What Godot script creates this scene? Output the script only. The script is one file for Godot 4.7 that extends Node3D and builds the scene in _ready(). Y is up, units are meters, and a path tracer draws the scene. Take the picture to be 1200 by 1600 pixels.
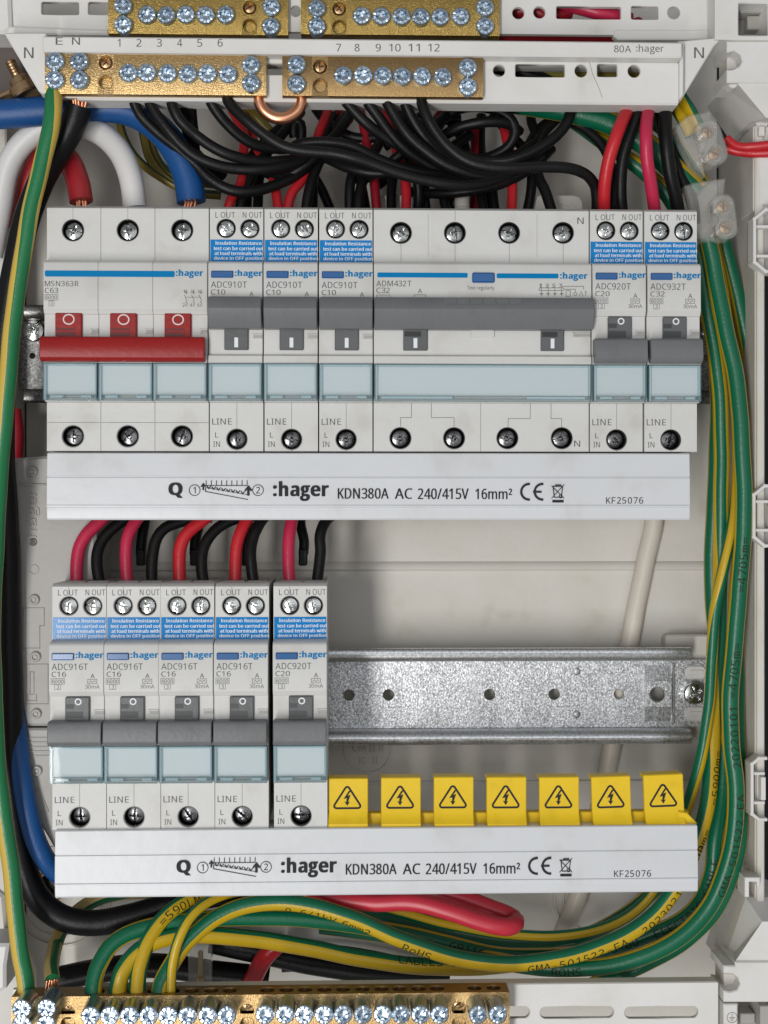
extends Node3D
# All lengths below are millimetres; MM turns them into metres when a mesh is committed or a node is placed.
const MM := 0.001
const CAM_D := 450.0        # lens to the plane z = 0 (front of the breaker shoulders)
const CAM_YAW := 0.0285     # the photographer stood a little left and looked a little right
const CAM_F := 2140.0       # focal length in pixels of the 1200 x 1600 photograph
var cam_pos := Vector3(-CAM_D * sin(CAM_YAW), 0, CAM_D * cos(CAM_YAW))
var rng := RandomNumberGenerator.new()
var org := Vector3.ZERO     # origin of the thing being measured
var used := {}
var glyphs := {}
var M := {}
const AX_X := Transform3D(Basis(Vector3(0, 1, 0), Vector3(0, 0, 1), Vector3(1, 0, 0)), Vector3.ZERO)
const AX_Z := Transform3D(Basis(Vector3(1, 0, 0), Vector3(0, 1, 0), Vector3(0, 0, 1)), Vector3.ZERO)

# where a point measured in the photograph lies when its distance z from the breaker front plane is known
func at(px: float, py: float, z := 0.0) -> Vector3:
	var d := Vector3(sin(CAM_YAW), 0, -cos(CAM_YAW)) * CAM_F + Vector3(cos(CAM_YAW), 0, sin(CAM_YAW)) * (px - 600.0) + Vector3(0, 800.0 - py, 0)
	return cam_pos + d * ((z - cam_pos.z) / d.z)

func P(px: float, py: float, z := 0.0) -> Vector3:
	return at(px, py, z) - org

# ------------------------------------------------------------------ mesh builder
class MB:
	var v := PackedVector3Array()
	var n := PackedVector3Array()
	var uv := PackedVector2Array()
	var c := PackedColorArray()
	var col := Color(1, 1, 1)

	func tri(a: Vector3, b: Vector3, d: Vector3, na: Vector3, nb: Vector3, nd: Vector3) -> void:
		if (b - a).cross(d - a).dot(na + nb + nd) > 0.0:
			v.append(a); v.append(d); v.append(b)
			n.append(na); n.append(nd); n.append(nb)
		else:
			v.append(a); v.append(b); v.append(d)
			n.append(na); n.append(nb); n.append(nd)
		c.append(col); c.append(col); c.append(col)

	func quad(a: Vector3, b: Vector3, d: Vector3, e: Vector3, nn: Vector3) -> void:
		tri(a, b, d, nn, nn, nn)
		tri(a, d, e, nn, nn, nn)

	func quad4(a: Vector3, b: Vector3, d: Vector3, e: Vector3, na: Vector3, nb: Vector3, nd: Vector3, ne: Vector3) -> void:
		tri(a, b, d, na, nb, nd)
		tri(a, d, e, na, nd, ne)

	func flat(a: Vector3, b: Vector3, d: Vector3, hint: Vector3) -> void:
		var nn := (b - a).cross(d - a)
		if nn.length_squared() < 1e-14:
			return
		nn = nn.normalized()
		if nn.dot(hint) < 0.0:
			nn = -nn
		tri(a, b, d, nn, nn, nn)

	# a polygon (u, v) pushed along w, with chamfered ends
	func extr(poly0: PackedVector2Array, w0: float, w1: float, bev: float, t: Transform3D, smooth := 0.82, back_cap := true) -> void:
		var poly := poly0
		if Geometry2D.is_polygon_clockwise(poly):
			poly = poly0.duplicate()
			poly.reverse()
		# is_polygon_clockwise counts y down: make sure that the area is positive
		var area := 0.0
		for i in poly.size():
			area += poly[i].cross(poly[(i + 1) % poly.size()])
		if area < 0.0:
			poly.reverse()
		var k := poly.size()
		var en := PackedVector2Array()
		for i in k:
			var e := (poly[(i + 1) % k] - poly[i]).normalized()
			en.append(Vector2(e.y, -e.x))
		var ins := PackedVector2Array()
		for i in k:
			var a := en[(i + k - 1) % k]
			var b := en[i]
			ins.append(poly[i] - (a + b) / maxf(1.0 + a.dot(b), 0.35) * bev)
		var ax := t.basis.z.normalized()
		for i in k:
			var j := (i + 1) % k
			var e3 := (t.basis * Vector3(en[i].x, en[i].y, 0)).normalized()
			var ni := en[i]
			var nj := en[i]
			if en[i].dot(en[(i + k - 1) % k]) > smooth:
				ni = (en[i] + en[(i + k - 1) % k]).normalized()
			if en[i].dot(en[j]) > smooth:
				nj = (en[i] + en[j]).normalized()
			var n3i := (t.basis * Vector3(ni.x, ni.y, 0)).normalized()
			var n3j := (t.basis * Vector3(nj.x, nj.y, 0)).normalized()
			var a0 := t * Vector3(poly[i].x, poly[i].y, w0 + bev)
			var b0 := t * Vector3(poly[j].x, poly[j].y, w0 + bev)
			var a1 := t * Vector3(poly[i].x, poly[i].y, w1 - bev)
			var b1 := t * Vector3(poly[j].x, poly[j].y, w1 - bev)
			quad4(a0, b0, b1, a1, n3i, n3j, n3j, n3i)
			if bev > 0.0:
				var c0 := t * Vector3(ins[i].x, ins[i].y, w0)
				var d0 := t * Vector3(ins[j].x, ins[j].y, w0)
				var c1 := t * Vector3(ins[i].x, ins[i].y, w1)
				var d1 := t * Vector3(ins[j].x, ins[j].y, w1)
				quad(a0, b0, d0, c0, (e3 - ax).normalized())
				quad(a1, b1, d1, c1, (e3 + ax).normalized())
		var cap := ins if bev > 0.0 else poly
		var idx := Geometry2D.triangulate_polygon(cap)
		if idx.is_empty():
			idx = PackedInt32Array()
			for i in range(1, k - 1):
				idx.append_array(PackedInt32Array([0, i, i + 1]))
		for q in range(0, idx.size(), 3):
			for w in [w0, w1]:
				if w == w0 and not back_cap:
					continue
				var nn: Vector3 = -ax if w == w0 else ax
				tri(t * Vector3(cap[idx[q]].x, cap[idx[q]].y, w), t * Vector3(cap[idx[q + 1]].x, cap[idx[q + 1]].y, w), t * Vector3(cap[idx[q + 2]].x, cap[idx[q + 2]].y, w), nn, nn, nn)

	static func rrect(x0: float, y0: float, x1: float, y1: float, r: float, seg := 4) -> PackedVector2Array:
		var p := PackedVector2Array()
		if r <= 0.0:
			return PackedVector2Array([Vector2(x0, y0), Vector2(x1, y0), Vector2(x1, y1), Vector2(x0, y1)])
		var cs := [[x1 - r, y0 + r, -PI / 2], [x1 - r, y1 - r, 0.0], [x0 + r, y1 - r, PI / 2], [x0 + r, y0 + r, PI]]
		for q in cs:
			for i in seg + 1:
				var a: float = q[2] + PI / 2 * i / seg
				p.append(Vector2(q[0] + cos(a) * r, q[1] + sin(a) * r))
		return p

	func rbox(x0: float, y0: float, x1: float, y1: float, z0: float, z1: float, r := 0.3, bev := 0.25) -> void:
		extr(MB.rrect(minf(x0, x1), minf(y0, y1), maxf(x0, x1), maxf(y0, y1), r, 3), z0, z1, bev, Transform3D.IDENTITY)

	# a plate x0..x1, y0..y1, z0..z1 cut into cells, one rounded hole each: holes = [[cx, cy, half width, half height, corner radius], ...]
	func plate(x0: float, y0: float, x1: float, y1: float, z0: float, z1: float, holes: Array, cham := 0.25) -> void:
		var lx := x0
		for h in holes.size():
			var q = holes[h]
			var rx := x1
			if h + 1 < holes.size():
				var r2 = holes[h + 1]
				rx = ((q[0] + q[2]) + (r2[0] - r2[2])) / 2.0
			cell(lx, y0, rx, y1, z0, z1, q, cham)
			lx = rx
		var up := Vector3(0, 1, 0)
		var b := cham * 0.8
		# outer walls with a small chamfer at the front
		for s in [[Vector2(x0, y0), Vector2(x1, y0), Vector3(0, -1, 0)], [Vector2(x1, y0), Vector2(x1, y1), Vector3(1, 0, 0)], [Vector2(x1, y1), Vector2(x0, y1), up], [Vector2(x0, y1), Vector2(x0, y0), Vector3(-1, 0, 0)]]:
			var a: Vector2 = s[0]
			var d: Vector2 = s[1]
			quad(Vector3(a.x, a.y, z0), Vector3(d.x, d.y, z0), Vector3(d.x, d.y, z1), Vector3(a.x, a.y, z1), s[2])

	func cell(x0: float, y0: float, x1: float, y1: float, z0: float, z1: float, q: Array, cham: float) -> void:
		var cx: float = q[0]
		var cy: float = q[1]
		var an := []
		for qx in [-1, 1]:
			for qy in [-1, 1]:
				for i in 9:
					var aa := PI / 2 * i / 8.0
					an.append(fposmod(atan2(qy * (q[3] - q[4] + sin(aa) * q[4]), qx * (q[2] - q[4] + cos(aa) * q[4])), TAU))
		for i in 12:
			an.append(TAU * i / 12.0)
		for p in [Vector2(x0, y0), Vector2(x1, y0), Vector2(x1, y1), Vector2(x0, y1)]:
			an.append(fposmod(atan2(p.y - cy, p.x - cx), TAU))
		an.sort()
		var inn := []
		var inc := []
		var out := []
		for a in an:
			var d := Vector2(cos(a), sin(a))
			var t := 1e9
			if d.x > 1e-6: t = minf(t, (x1 - cx) / d.x)
			if d.x < -1e-6: t = minf(t, (x0 - cx) / d.x)
			if d.y > 1e-6: t = minf(t, (y1 - cy) / d.y)
			if d.y < -1e-6: t = minf(t, (y0 - cy) / d.y)
			out.append(Vector2(cx, cy) + d * t)
			var lo := 0.0
			var hi: float = q[2] + q[3]
			for k in 18:
				var m := (lo + hi) / 2
				var e := Vector2(absf(d.x * m) - (q[2] - q[4]), absf(d.y * m) - (q[3] - q[4]))
				var sd: float = Vector2(maxf(e.x, 0), maxf(e.y, 0)).length() + minf(maxf(e.x, e.y), 0.0) - q[4]
				if sd < 0.0: lo = m
				else: hi = m
			inn.append(Vector2(cx, cy) + d * lo)
			inc.append(Vector2(cx, cy) + d * minf(lo + cham, t))
		var zz := Vector3(0, 0, 1)
		for i in an.size():
			var j := (i + 1) % an.size()
			if absf(fposmod(an[j] - an[i], TAU)) < 1e-5:
				continue
			var oa: Vector2 = out[i]
			var ob: Vector2 = out[j]
			var ia: Vector2 = inn[i]
			var ib: Vector2 = inn[j]
			var ca: Vector2 = inc[i]
			var cb: Vector2 = inc[j]
			quad(Vector3(oa.x, oa.y, z1), Vector3(ob.x, ob.y, z1), Vector3(cb.x, cb.y, z1), Vector3(ca.x, ca.y, z1), zz)
			var na := Vector3(cx - ia.x, cy - ia.y, 0).normalized()
			var nb := Vector3(cx - ib.x, cy - ib.y, 0).normalized()
			quad4(Vector3(ca.x, ca.y, z1), Vector3(cb.x, cb.y, z1), Vector3(ib.x, ib.y, z1 - cham), Vector3(ia.x, ia.y, z1 - cham), (na + zz).normalized(), (nb + zz).normalized(), (nb + zz).normalized(), (na + zz).normalized())
			quad4(Vector3(ia.x, ia.y, z1 - cham), Vector3(ib.x, ib.y, z1 - cham), Vector3(ib.x, ib.y, z0), Vector3(ia.x, ia.y, z0), na, nb, nb, na)

	# a profile (radius, height) spun round t's z axis
	func lathe(pr: Array, seg: int, t: Transform3D, smooth := false) -> void:
		for i in pr.size() - 1:
			var a: Vector2 = pr[i]
			var b: Vector2 = pr[i + 1]
			var e := (b - a).normalized()
			var nn := Vector2(e.y, -e.x)
			for s in seg:
				var t0 := TAU * s / seg
				var t1 := TAU * (s + 1) / seg
				var f := func(r: float, z: float, an: float) -> Vector3: return t * Vector3(cos(an) * r, sin(an) * r, z)
				var m0 := (t.basis * Vector3(cos(t0) * nn.x, sin(t0) * nn.x, nn.y)).normalized()
				var m1 := (t.basis * Vector3(cos(t1) * nn.x, sin(t1) * nn.x, nn.y)).normalized()
				if a.x > 1e-5: tri(f.call(a.x, a.y, t0), f.call(a.x, a.y, t1), f.call(b.x, b.y, t1), m0, m1, m1)
				if b.x > 1e-5: tri(f.call(a.x, a.y, t0), f.call(b.x, b.y, t1), f.call(b.x, b.y, t0), m0, m1, m0)

	# flat ribbons along polylines, lying in a plane of constant z (ink, joints)
	var layer := 0.0
	func stroke(pts: Array, w: float) -> void:
		var zz := Vector3(0, 0, 1)
		layer += 0.003
		var k := pts.size()
		var closed: bool = (pts[0] - pts[k - 1]).length() < 1e-5
		var l := []
		var r := []
		for i in k:
			var a: Vector3 = pts[i - 1] if i > 0 else (pts[k - 2] if closed else pts[0])
			var b: Vector3 = pts[i + 1] if i < k - 1 else (pts[1] if closed else pts[k - 1])
			var p: Vector3 = pts[i]
			var d0 := (p - a).normalized() if (p - a).length() > 1e-6 else (b - p).normalized()
			var d1 := (b - p).normalized() if (b - p).length() > 1e-6 else d0
			var n0 := Vector3(-d0.y, d0.x, 0)
			var n1 := Vector3(-d1.y, d1.x, 0)
			var m := (n0 + n1) / maxf(1.0 + n0.dot(n1), 0.4)
			var e := Vector3.ZERO
			if not closed and i == 0: e = -d1 * w * 0.4
			if not closed and i == k - 1: e = d0 * w * 0.4
			var up := Vector3(0, 0, layer)
			l.append(p + m * w / 2 + e + up)
			r.append(p - m * w / 2 + e + up)
		for i in k - 1:
			quad(l[i], l[i + 1], r[i + 1], r[i], zz)

func commit(mb: MB, called: String, mat: Material, parent: Node3D) -> MeshInstance3D:
	var o := MeshInstance3D.new()
	o.mesh = to_mesh(mb)
	o.material_override = null
	o.mesh.surface_set_material(0, mat)
	o.name = called
	parent.add_child(o, true)
	return o

func to_mesh(mb: MB) -> ArrayMesh:
	var arr := []
	arr.resize(Mesh.ARRAY_MAX)
	var vv := mb.v.duplicate()
	for i in vv.size():
		vv[i] = vv[i] * MM
	arr[Mesh.ARRAY_VERTEX] = vv
	arr[Mesh.ARRAY_NORMAL] = mb.n
	arr[Mesh.ARRAY_COLOR] = mb.c
	var m := ArrayMesh.new()
	m.add_surface_from_arrays(Mesh.PRIMITIVE_TRIANGLES, arr)
	return m

func place_mesh(mesh: Mesh, called: String, parent: Node3D, pos: Vector3, rot := Vector3.ZERO) -> MeshInstance3D:
	var o := MeshInstance3D.new()
	o.mesh = mesh
	o.name = called
	o.position = pos * MM
	o.rotation = rot
	parent.add_child(o, true)
	return o

func numbered(s: String) -> String:
	if not used.has(s):
		used[s] = 0
		return s
	used[s] += 1
	return "%s_%03d" % [s, used[s]]

func thing(called: String, label: String, category: String, group := "", pos := Vector3.ZERO) -> Node3D:
	var o := Node3D.new()
	o.name = numbered(called)
	o.position = pos * MM
	tag(o, label, category, group)
	add_child(o)
	return o

func tag(o: Node3D, label: String, category: String, group := "") -> void:
	o.set_meta("label", label)
	o.set_meta("category", category)
	if group:
		o.set_meta("group", group)

func dup(src: Node3D, label: String, pos: Vector3) -> Node3D:
	var o := src.duplicate()
	o.name = numbered(str(src.name).rstrip("0123456789").trim_suffix("_"))
	o.position = pos * MM
	o.set_meta("label", label)
	add_child(o)
	o.rotation.z = rng.randf_range(-0.003, 0.003)
	for k in o.get_children():
		if str(k.name).begins_with("clear_window"):
			k.rotation = Vector3(rng.randf_range(-0.008, 0.008), rng.randf_range(-0.014, 0.014), 0)
		if str(k.name).begins_with("terminal_screw"):
			k.rotation.z = rng.randf_range(0, PI)
	return o

# ------------------------------------------------------------------ lettering
func glyph(s: String, font: String) -> Array:
	var key := font + "|" + s
	if not glyphs.has(key):
		var f := SystemFont.new()
		f.font_names = PackedStringArray(["Droid Sans Mono" if font == "mono" else "Droid Sans"])
		f.font_weight = 700 if font == "bold" else 400
		var t := TextMesh.new()
		t.font = f
		t.text = s
		t.font_size = 28
		t.pixel_size = 0.05
		t.depth = 0.0
		t.curve_step = 2.0
		t.horizontal_alignment = HORIZONTAL_ALIGNMENT_LEFT
		var a := t.surface_get_arrays(0)
		var vs: PackedVector3Array = a[Mesh.ARRAY_VERTEX]
		var ix: PackedInt32Array = a[Mesh.ARRAY_INDEX]
		var out := PackedVector2Array()
		var lo := Vector2(1e9, 1e9)
		var hi := -lo
		for i in ix:
			var p := Vector2(vs[i].x, vs[i].y)
			out.append(p)
			lo = lo.min(p)
			hi = hi.max(p)
		glyphs[key] = [out, lo, hi]
	return glyphs[key]

# text fitted between two corners that lie in a plane of constant z (a = left top, b = right bottom)
func text(mb: MB, s: String, a: Vector3, b: Vector3, font := "plain", lift := 0.05) -> void:
	var g := glyph(s, font)
	var lo: Vector2 = g[1]
	var hi: Vector2 = g[2]
	var zz := Vector3(0, 0, 1)
	var q := PackedVector3Array()
	for p in g[0]:
		var u: float = (p.x - lo.x) / maxf(hi.x - lo.x, 1e-6)
		var w: float = (p.y - lo.y) / maxf(hi.y - lo.y, 1e-6)
		q.append(Vector3(lerpf(a.x, b.x, u), lerpf(b.y, a.y, w), a.z + lift))
	for i in range(0, q.size() - 2, 3):
		mb.tri(q[i], q[i + 1], q[i + 2], zz, zz, zz)

func ptext(mb: MB, s: String, x0: float, y0: float, x1: float, y1: float, z: float, font := "plain") -> void:
	text(mb, s, P(x0, y0, z), P(x1, y1, z), font)

func ring(mb: MB, c: Vector3, r: float, w: float, a0 := 0.0, a1 := TAU, squash := 1.0, seg := 28) -> void:
	var pts := []
	for i in seg + 1:
		var a := lerpf(a0, a1, float(i) / seg)
		pts.append(c + Vector3(cos(a) * r * squash, sin(a) * r, 0))
	mb.stroke(pts, w)

# ------------------------------------------------------------------ cables
func spline(ctrl: Array, step := 2.2) -> PackedVector3Array:
	var cv := Curve3D.new()
	cv.bake_interval = step
	for i in ctrl.size():
		var p: Vector3 = ctrl[i]
		var a: Vector3 = ctrl[maxi(i - 1, 0)]
		var b: Vector3 = ctrl[mini(i + 1, ctrl.size() - 1)]
		var tdir := (b - a)
		if tdir.length() > 1e-6:
			tdir = tdir.normalized()
		cv.add_point(p, -tdir * (p - a).length() * 0.36, tdir * (b - p).length() * 0.36)
	return cv.get_baked_points()

func frames(pts: PackedVector3Array) -> Array:
	var ts := []
	var ns := []
	var prev := Vector3(0, 0, 1)
	for i in pts.size():
		var t := (pts[mini(i + 1, pts.size() - 1)] - pts[maxi(i - 1, 0)]).normalized()
		var nn := Vector3(0, 0, 1) - t * t.z
		if nn.length() < 0.35:
			nn = prev - t * prev.dot(t)
		nn = nn.normalized()
		if nn.dot(prev) < 0.0 and i > 0:
			nn = -nn
		ts.append(t)
		ns.append(nn)
		prev = nn
	return [ts, ns]

# stripe: [] = one colour, else [angle of the yellow band at the start, at the end, ...] in degrees from the side that faces out
func tube(mb: MB, pts: PackedVector3Array, r: float, seg: int, stripe := [], ca := Color.WHITE, cb := Color.WHITE, band := 4, cap := true) -> void:
	var fr := frames(pts)
	var k := pts.size()
	var px := []
	var nx := []
	for i in k:
		var t: Vector3 = fr[0][i]
		var nn: Vector3 = fr[1][i]
		var b := t.cross(nn)
		var phi := 0.0
		if stripe.size():
			var u := float(i) / (k - 1) * (stripe.size() - 1)
			var j := mini(int(u), stripe.size() - 2)
			phi = deg_to_rad(lerpf(stripe[j], stripe[j + 1], smoothstep(0.0, 1.0, u - j)))
		var rp := PackedVector3Array()
		var rn := PackedVector3Array()
		for s in seg:
			var a := phi + TAU * (s - band * 0.5) / seg
			var d := nn * cos(a) + b * sin(a)
			rn.append(d)
			rp.append(pts[i] + d * r)
		px.append(rp)
		nx.append(rn)
	for s in seg:
		var s1 := (s + 1) % seg
		mb.col = cb if stripe.size() and (s % (seg / 2)) < band else ca
		for i in k - 1:
			mb.quad4(px[i][s], px[i][s1], px[i + 1][s1], px[i + 1][s], nx[i][s], nx[i][s1], nx[i + 1][s1], nx[i + 1][s])
	if cap:
		for e in [0, k - 1]:
			var nn: Vector3 = fr[0][e] * (-1.0 if e == 0 else 1.0)
			mb.col = ca
			for s in seg:
				mb.tri(pts[e], px[e][s], px[e][(s + 1) % seg], nn, nn, nn)

func path(list: Array) -> PackedVector3Array:
	var ctrl := []
	for q in list:
		ctrl.append(at(q[0], q[1], q[2]))
	var pts := spline(ctrl)
	# cables are never perfectly fair: a slight wander along their length
	var a := rng.randf_range(0, TAU)
	var b := rng.randf_range(0, TAU)
	var run := 0.0
	var n := pts.size()
	var old := pts.duplicate()
	for i in n:
		if i > 0:
			run += old[i].distance_to(old[i - 1])
		var ease := smoothstep(0.0, 6.0, minf(i, n - 1 - i))
		pts[i] += Vector3(sin(run * 0.13 + a) + 0.4 * sin(run * 0.31 + b), sin(run * 0.11 + b) + 0.4 * sin(run * 0.29 + a), 0.0) * 0.13 * ease
	return pts

var last_path: PackedVector3Array
var GREEN := Color(0.002, 0.118, 0.058)
var YELLOW := Color(0.52, 0.345, 0.010)

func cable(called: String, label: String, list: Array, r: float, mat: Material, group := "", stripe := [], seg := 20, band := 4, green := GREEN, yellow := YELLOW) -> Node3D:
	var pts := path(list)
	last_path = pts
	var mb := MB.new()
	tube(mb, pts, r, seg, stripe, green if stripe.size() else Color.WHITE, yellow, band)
	var o := thing(called, label, "wire" if r < 4.0 and not stripe.size() else "cable", group)
	commit(mb, "insulation", mat, o)
	return o

# bare copper strands that leave the end of a cable
func strands(parent: Node3D, a: Vector3, b: Vector3, count: int, spread: float, r := 0.55) -> void:
	for i in count:
		var off := Vector3((i - (count - 1) * 0.5) * spread, rng.randf_range(-0.2, 0.2), rng.randf_range(-0.5, 0.9))
		var mb := MB.new()
		tube(mb, spline([a + off * 0.9, (a + b) / 2 + off + Vector3(rng.randf_range(-.3, .3), 0, 0), b + off * 1.1]), r, 8)
		commit(mb, "copper_strand", M.copper, parent)

# ink that follows a cable: s0 = where it starts (mm along the path), turn = degrees round from the side that faces out
func cable_text(parent: Node3D, pts: PackedVector3Array, r: float, s: String, s0: float, h: float, turn := 0.0, flip := false, gap := 1.12) -> void:
	var g := glyph(s, "mono")
	var lo: Vector2 = g[1]
	var hi: Vector2 = g[2]
	var k := h / (hi.y - lo.y)
	var fr := frames(pts)
	var len := PackedFloat32Array([0.0])
	for i in range(1, pts.size()):
		len.append(len[i - 1] + pts[i].distance_to(pts[i - 1]))
	var mb := MB.new()
	var ps := PackedVector3Array()
	var nsv := PackedVector3Array()
	# cut the glyph triangles small enough to bend round the cable
	var todo := []
	var src: PackedVector2Array = g[0]
	for i in range(0, src.size() - 2, 3):
		todo.append([src[i], src[i + 1], src[i + 2]])
	var fine_tris := PackedVector2Array()
	while todo.size():
		var q: Array = todo.pop_back()
		var e := [q[0].distance_to(q[1]), q[1].distance_to(q[2]), q[2].distance_to(q[0])]
		var m := 0
		for i in 3:
			if e[i] > e[m]: m = i
		if e[m] * k < 0.75:
			fine_tris.append_array(PackedVector2Array([q[0], q[1], q[2]]))
		else:
			var mid: Vector2 = (q[m] + q[(m + 1) % 3]) / 2
			todo.append([q[m], mid, q[(m + 2) % 3]])
			todo.append([mid, q[(m + 1) % 3], q[(m + 2) % 3]])
	for p in fine_tris:
		var d: float = (p.x - lo.x) * k * gap
		var y: float = (p.y - (lo.y + hi.y) / 2) * k
		var along := s0 + (-d if flip else d)
		var i := clampi(len.bsearch(along) - 1, 0, pts.size() - 2)
		var f := (along - len[i]) / maxf(len[i + 1] - len[i], 1e-6)
		var t: Vector3 = fr[0][i].lerp(fr[0][i + 1], f).normalized()
		var nn: Vector3 = fr[1][i].lerp(fr[1][i + 1], f)
		nn = (nn - t * nn.dot(t)).normalized()
		var b := nn.cross(t)
		var a := -deg_to_rad(turn) + (-y if flip else y) / r
		var dd := nn * cos(a) + b * sin(a)
		ps.append(pts[i].lerp(pts[i + 1], f) + dd * (r + 0.05))
		nsv.append(dd)
	for i in range(0, ps.size() - 2, 3):
		mb.tri(ps[i], ps[i + 1], ps[i + 2], nsv[i], nsv[i + 1], nsv[i + 2])
	commit(mb, "printed_text", M.ink_soft, parent)

# ------------------------------------------------------------------ materials
func lin(r: float, g: float, b: float) -> Color:
	return Color(r, g, b).linear_to_srgb()

func noise_tex(kind: int, freq: float, ramp: Array, size := 512, normal := false, strength := 6.0, octaves := 3, sd := 1) -> NoiseTexture2D:
	var f := FastNoiseLite.new()
	f.noise_type = kind
	f.seed = sd
	f.frequency = freq
	f.fractal_octaves = octaves
	if kind == FastNoiseLite.TYPE_CELLULAR:
		f.cellular_return_type = FastNoiseLite.RETURN_CELL_VALUE
		f.fractal_type = FastNoiseLite.FRACTAL_NONE
	var t := NoiseTexture2D.new()
	t.noise = f
	t.width = size
	t.height = size
	t.seamless = true
	t.normalize = true
	if normal:
		t.as_normal_map = true
		t.bump_strength = strength
	elif ramp.size():
		var g := Gradient.new()
		var offs := PackedFloat32Array()
		var cols := PackedColorArray()
		for q in ramp:
			offs.append(q[0])
			cols.append(q[1])
		g.offsets = offs
		g.colors = cols
		t.color_ramp = g
	return t

func grey(v: float) -> Color:
	return Color(v, v, v)

func mat(called: String, c: Color, rough: float, metal := 0.0, spec := 0.5) -> StandardMaterial3D:
	var m := StandardMaterial3D.new()
	m.resource_name = called
	m.albedo_color = c
	m.roughness = rough
	m.metallic = metal
	m.metallic_specular = spec
	M[called] = m
	return m

func tri_map(m: StandardMaterial3D, per_mm: float) -> void:
	m.uv1_triplanar = true
	m.uv1_world_triplanar = true
	m.uv1_scale = Vector3.ONE * (1000.0 / per_mm)

func plastic(called: String, c: Color, rough: float, dirt: NoiseTexture2D, fine: NoiseTexture2D, mm := 90.0, bump := 0.06) -> StandardMaterial3D:
	var m := mat(called, c, rough)
	m.albedo_texture = dirt
	m.normal_enabled = true
	m.normal_texture = fine
	m.normal_scale = bump
	tri_map(m, mm)
	return m

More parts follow.
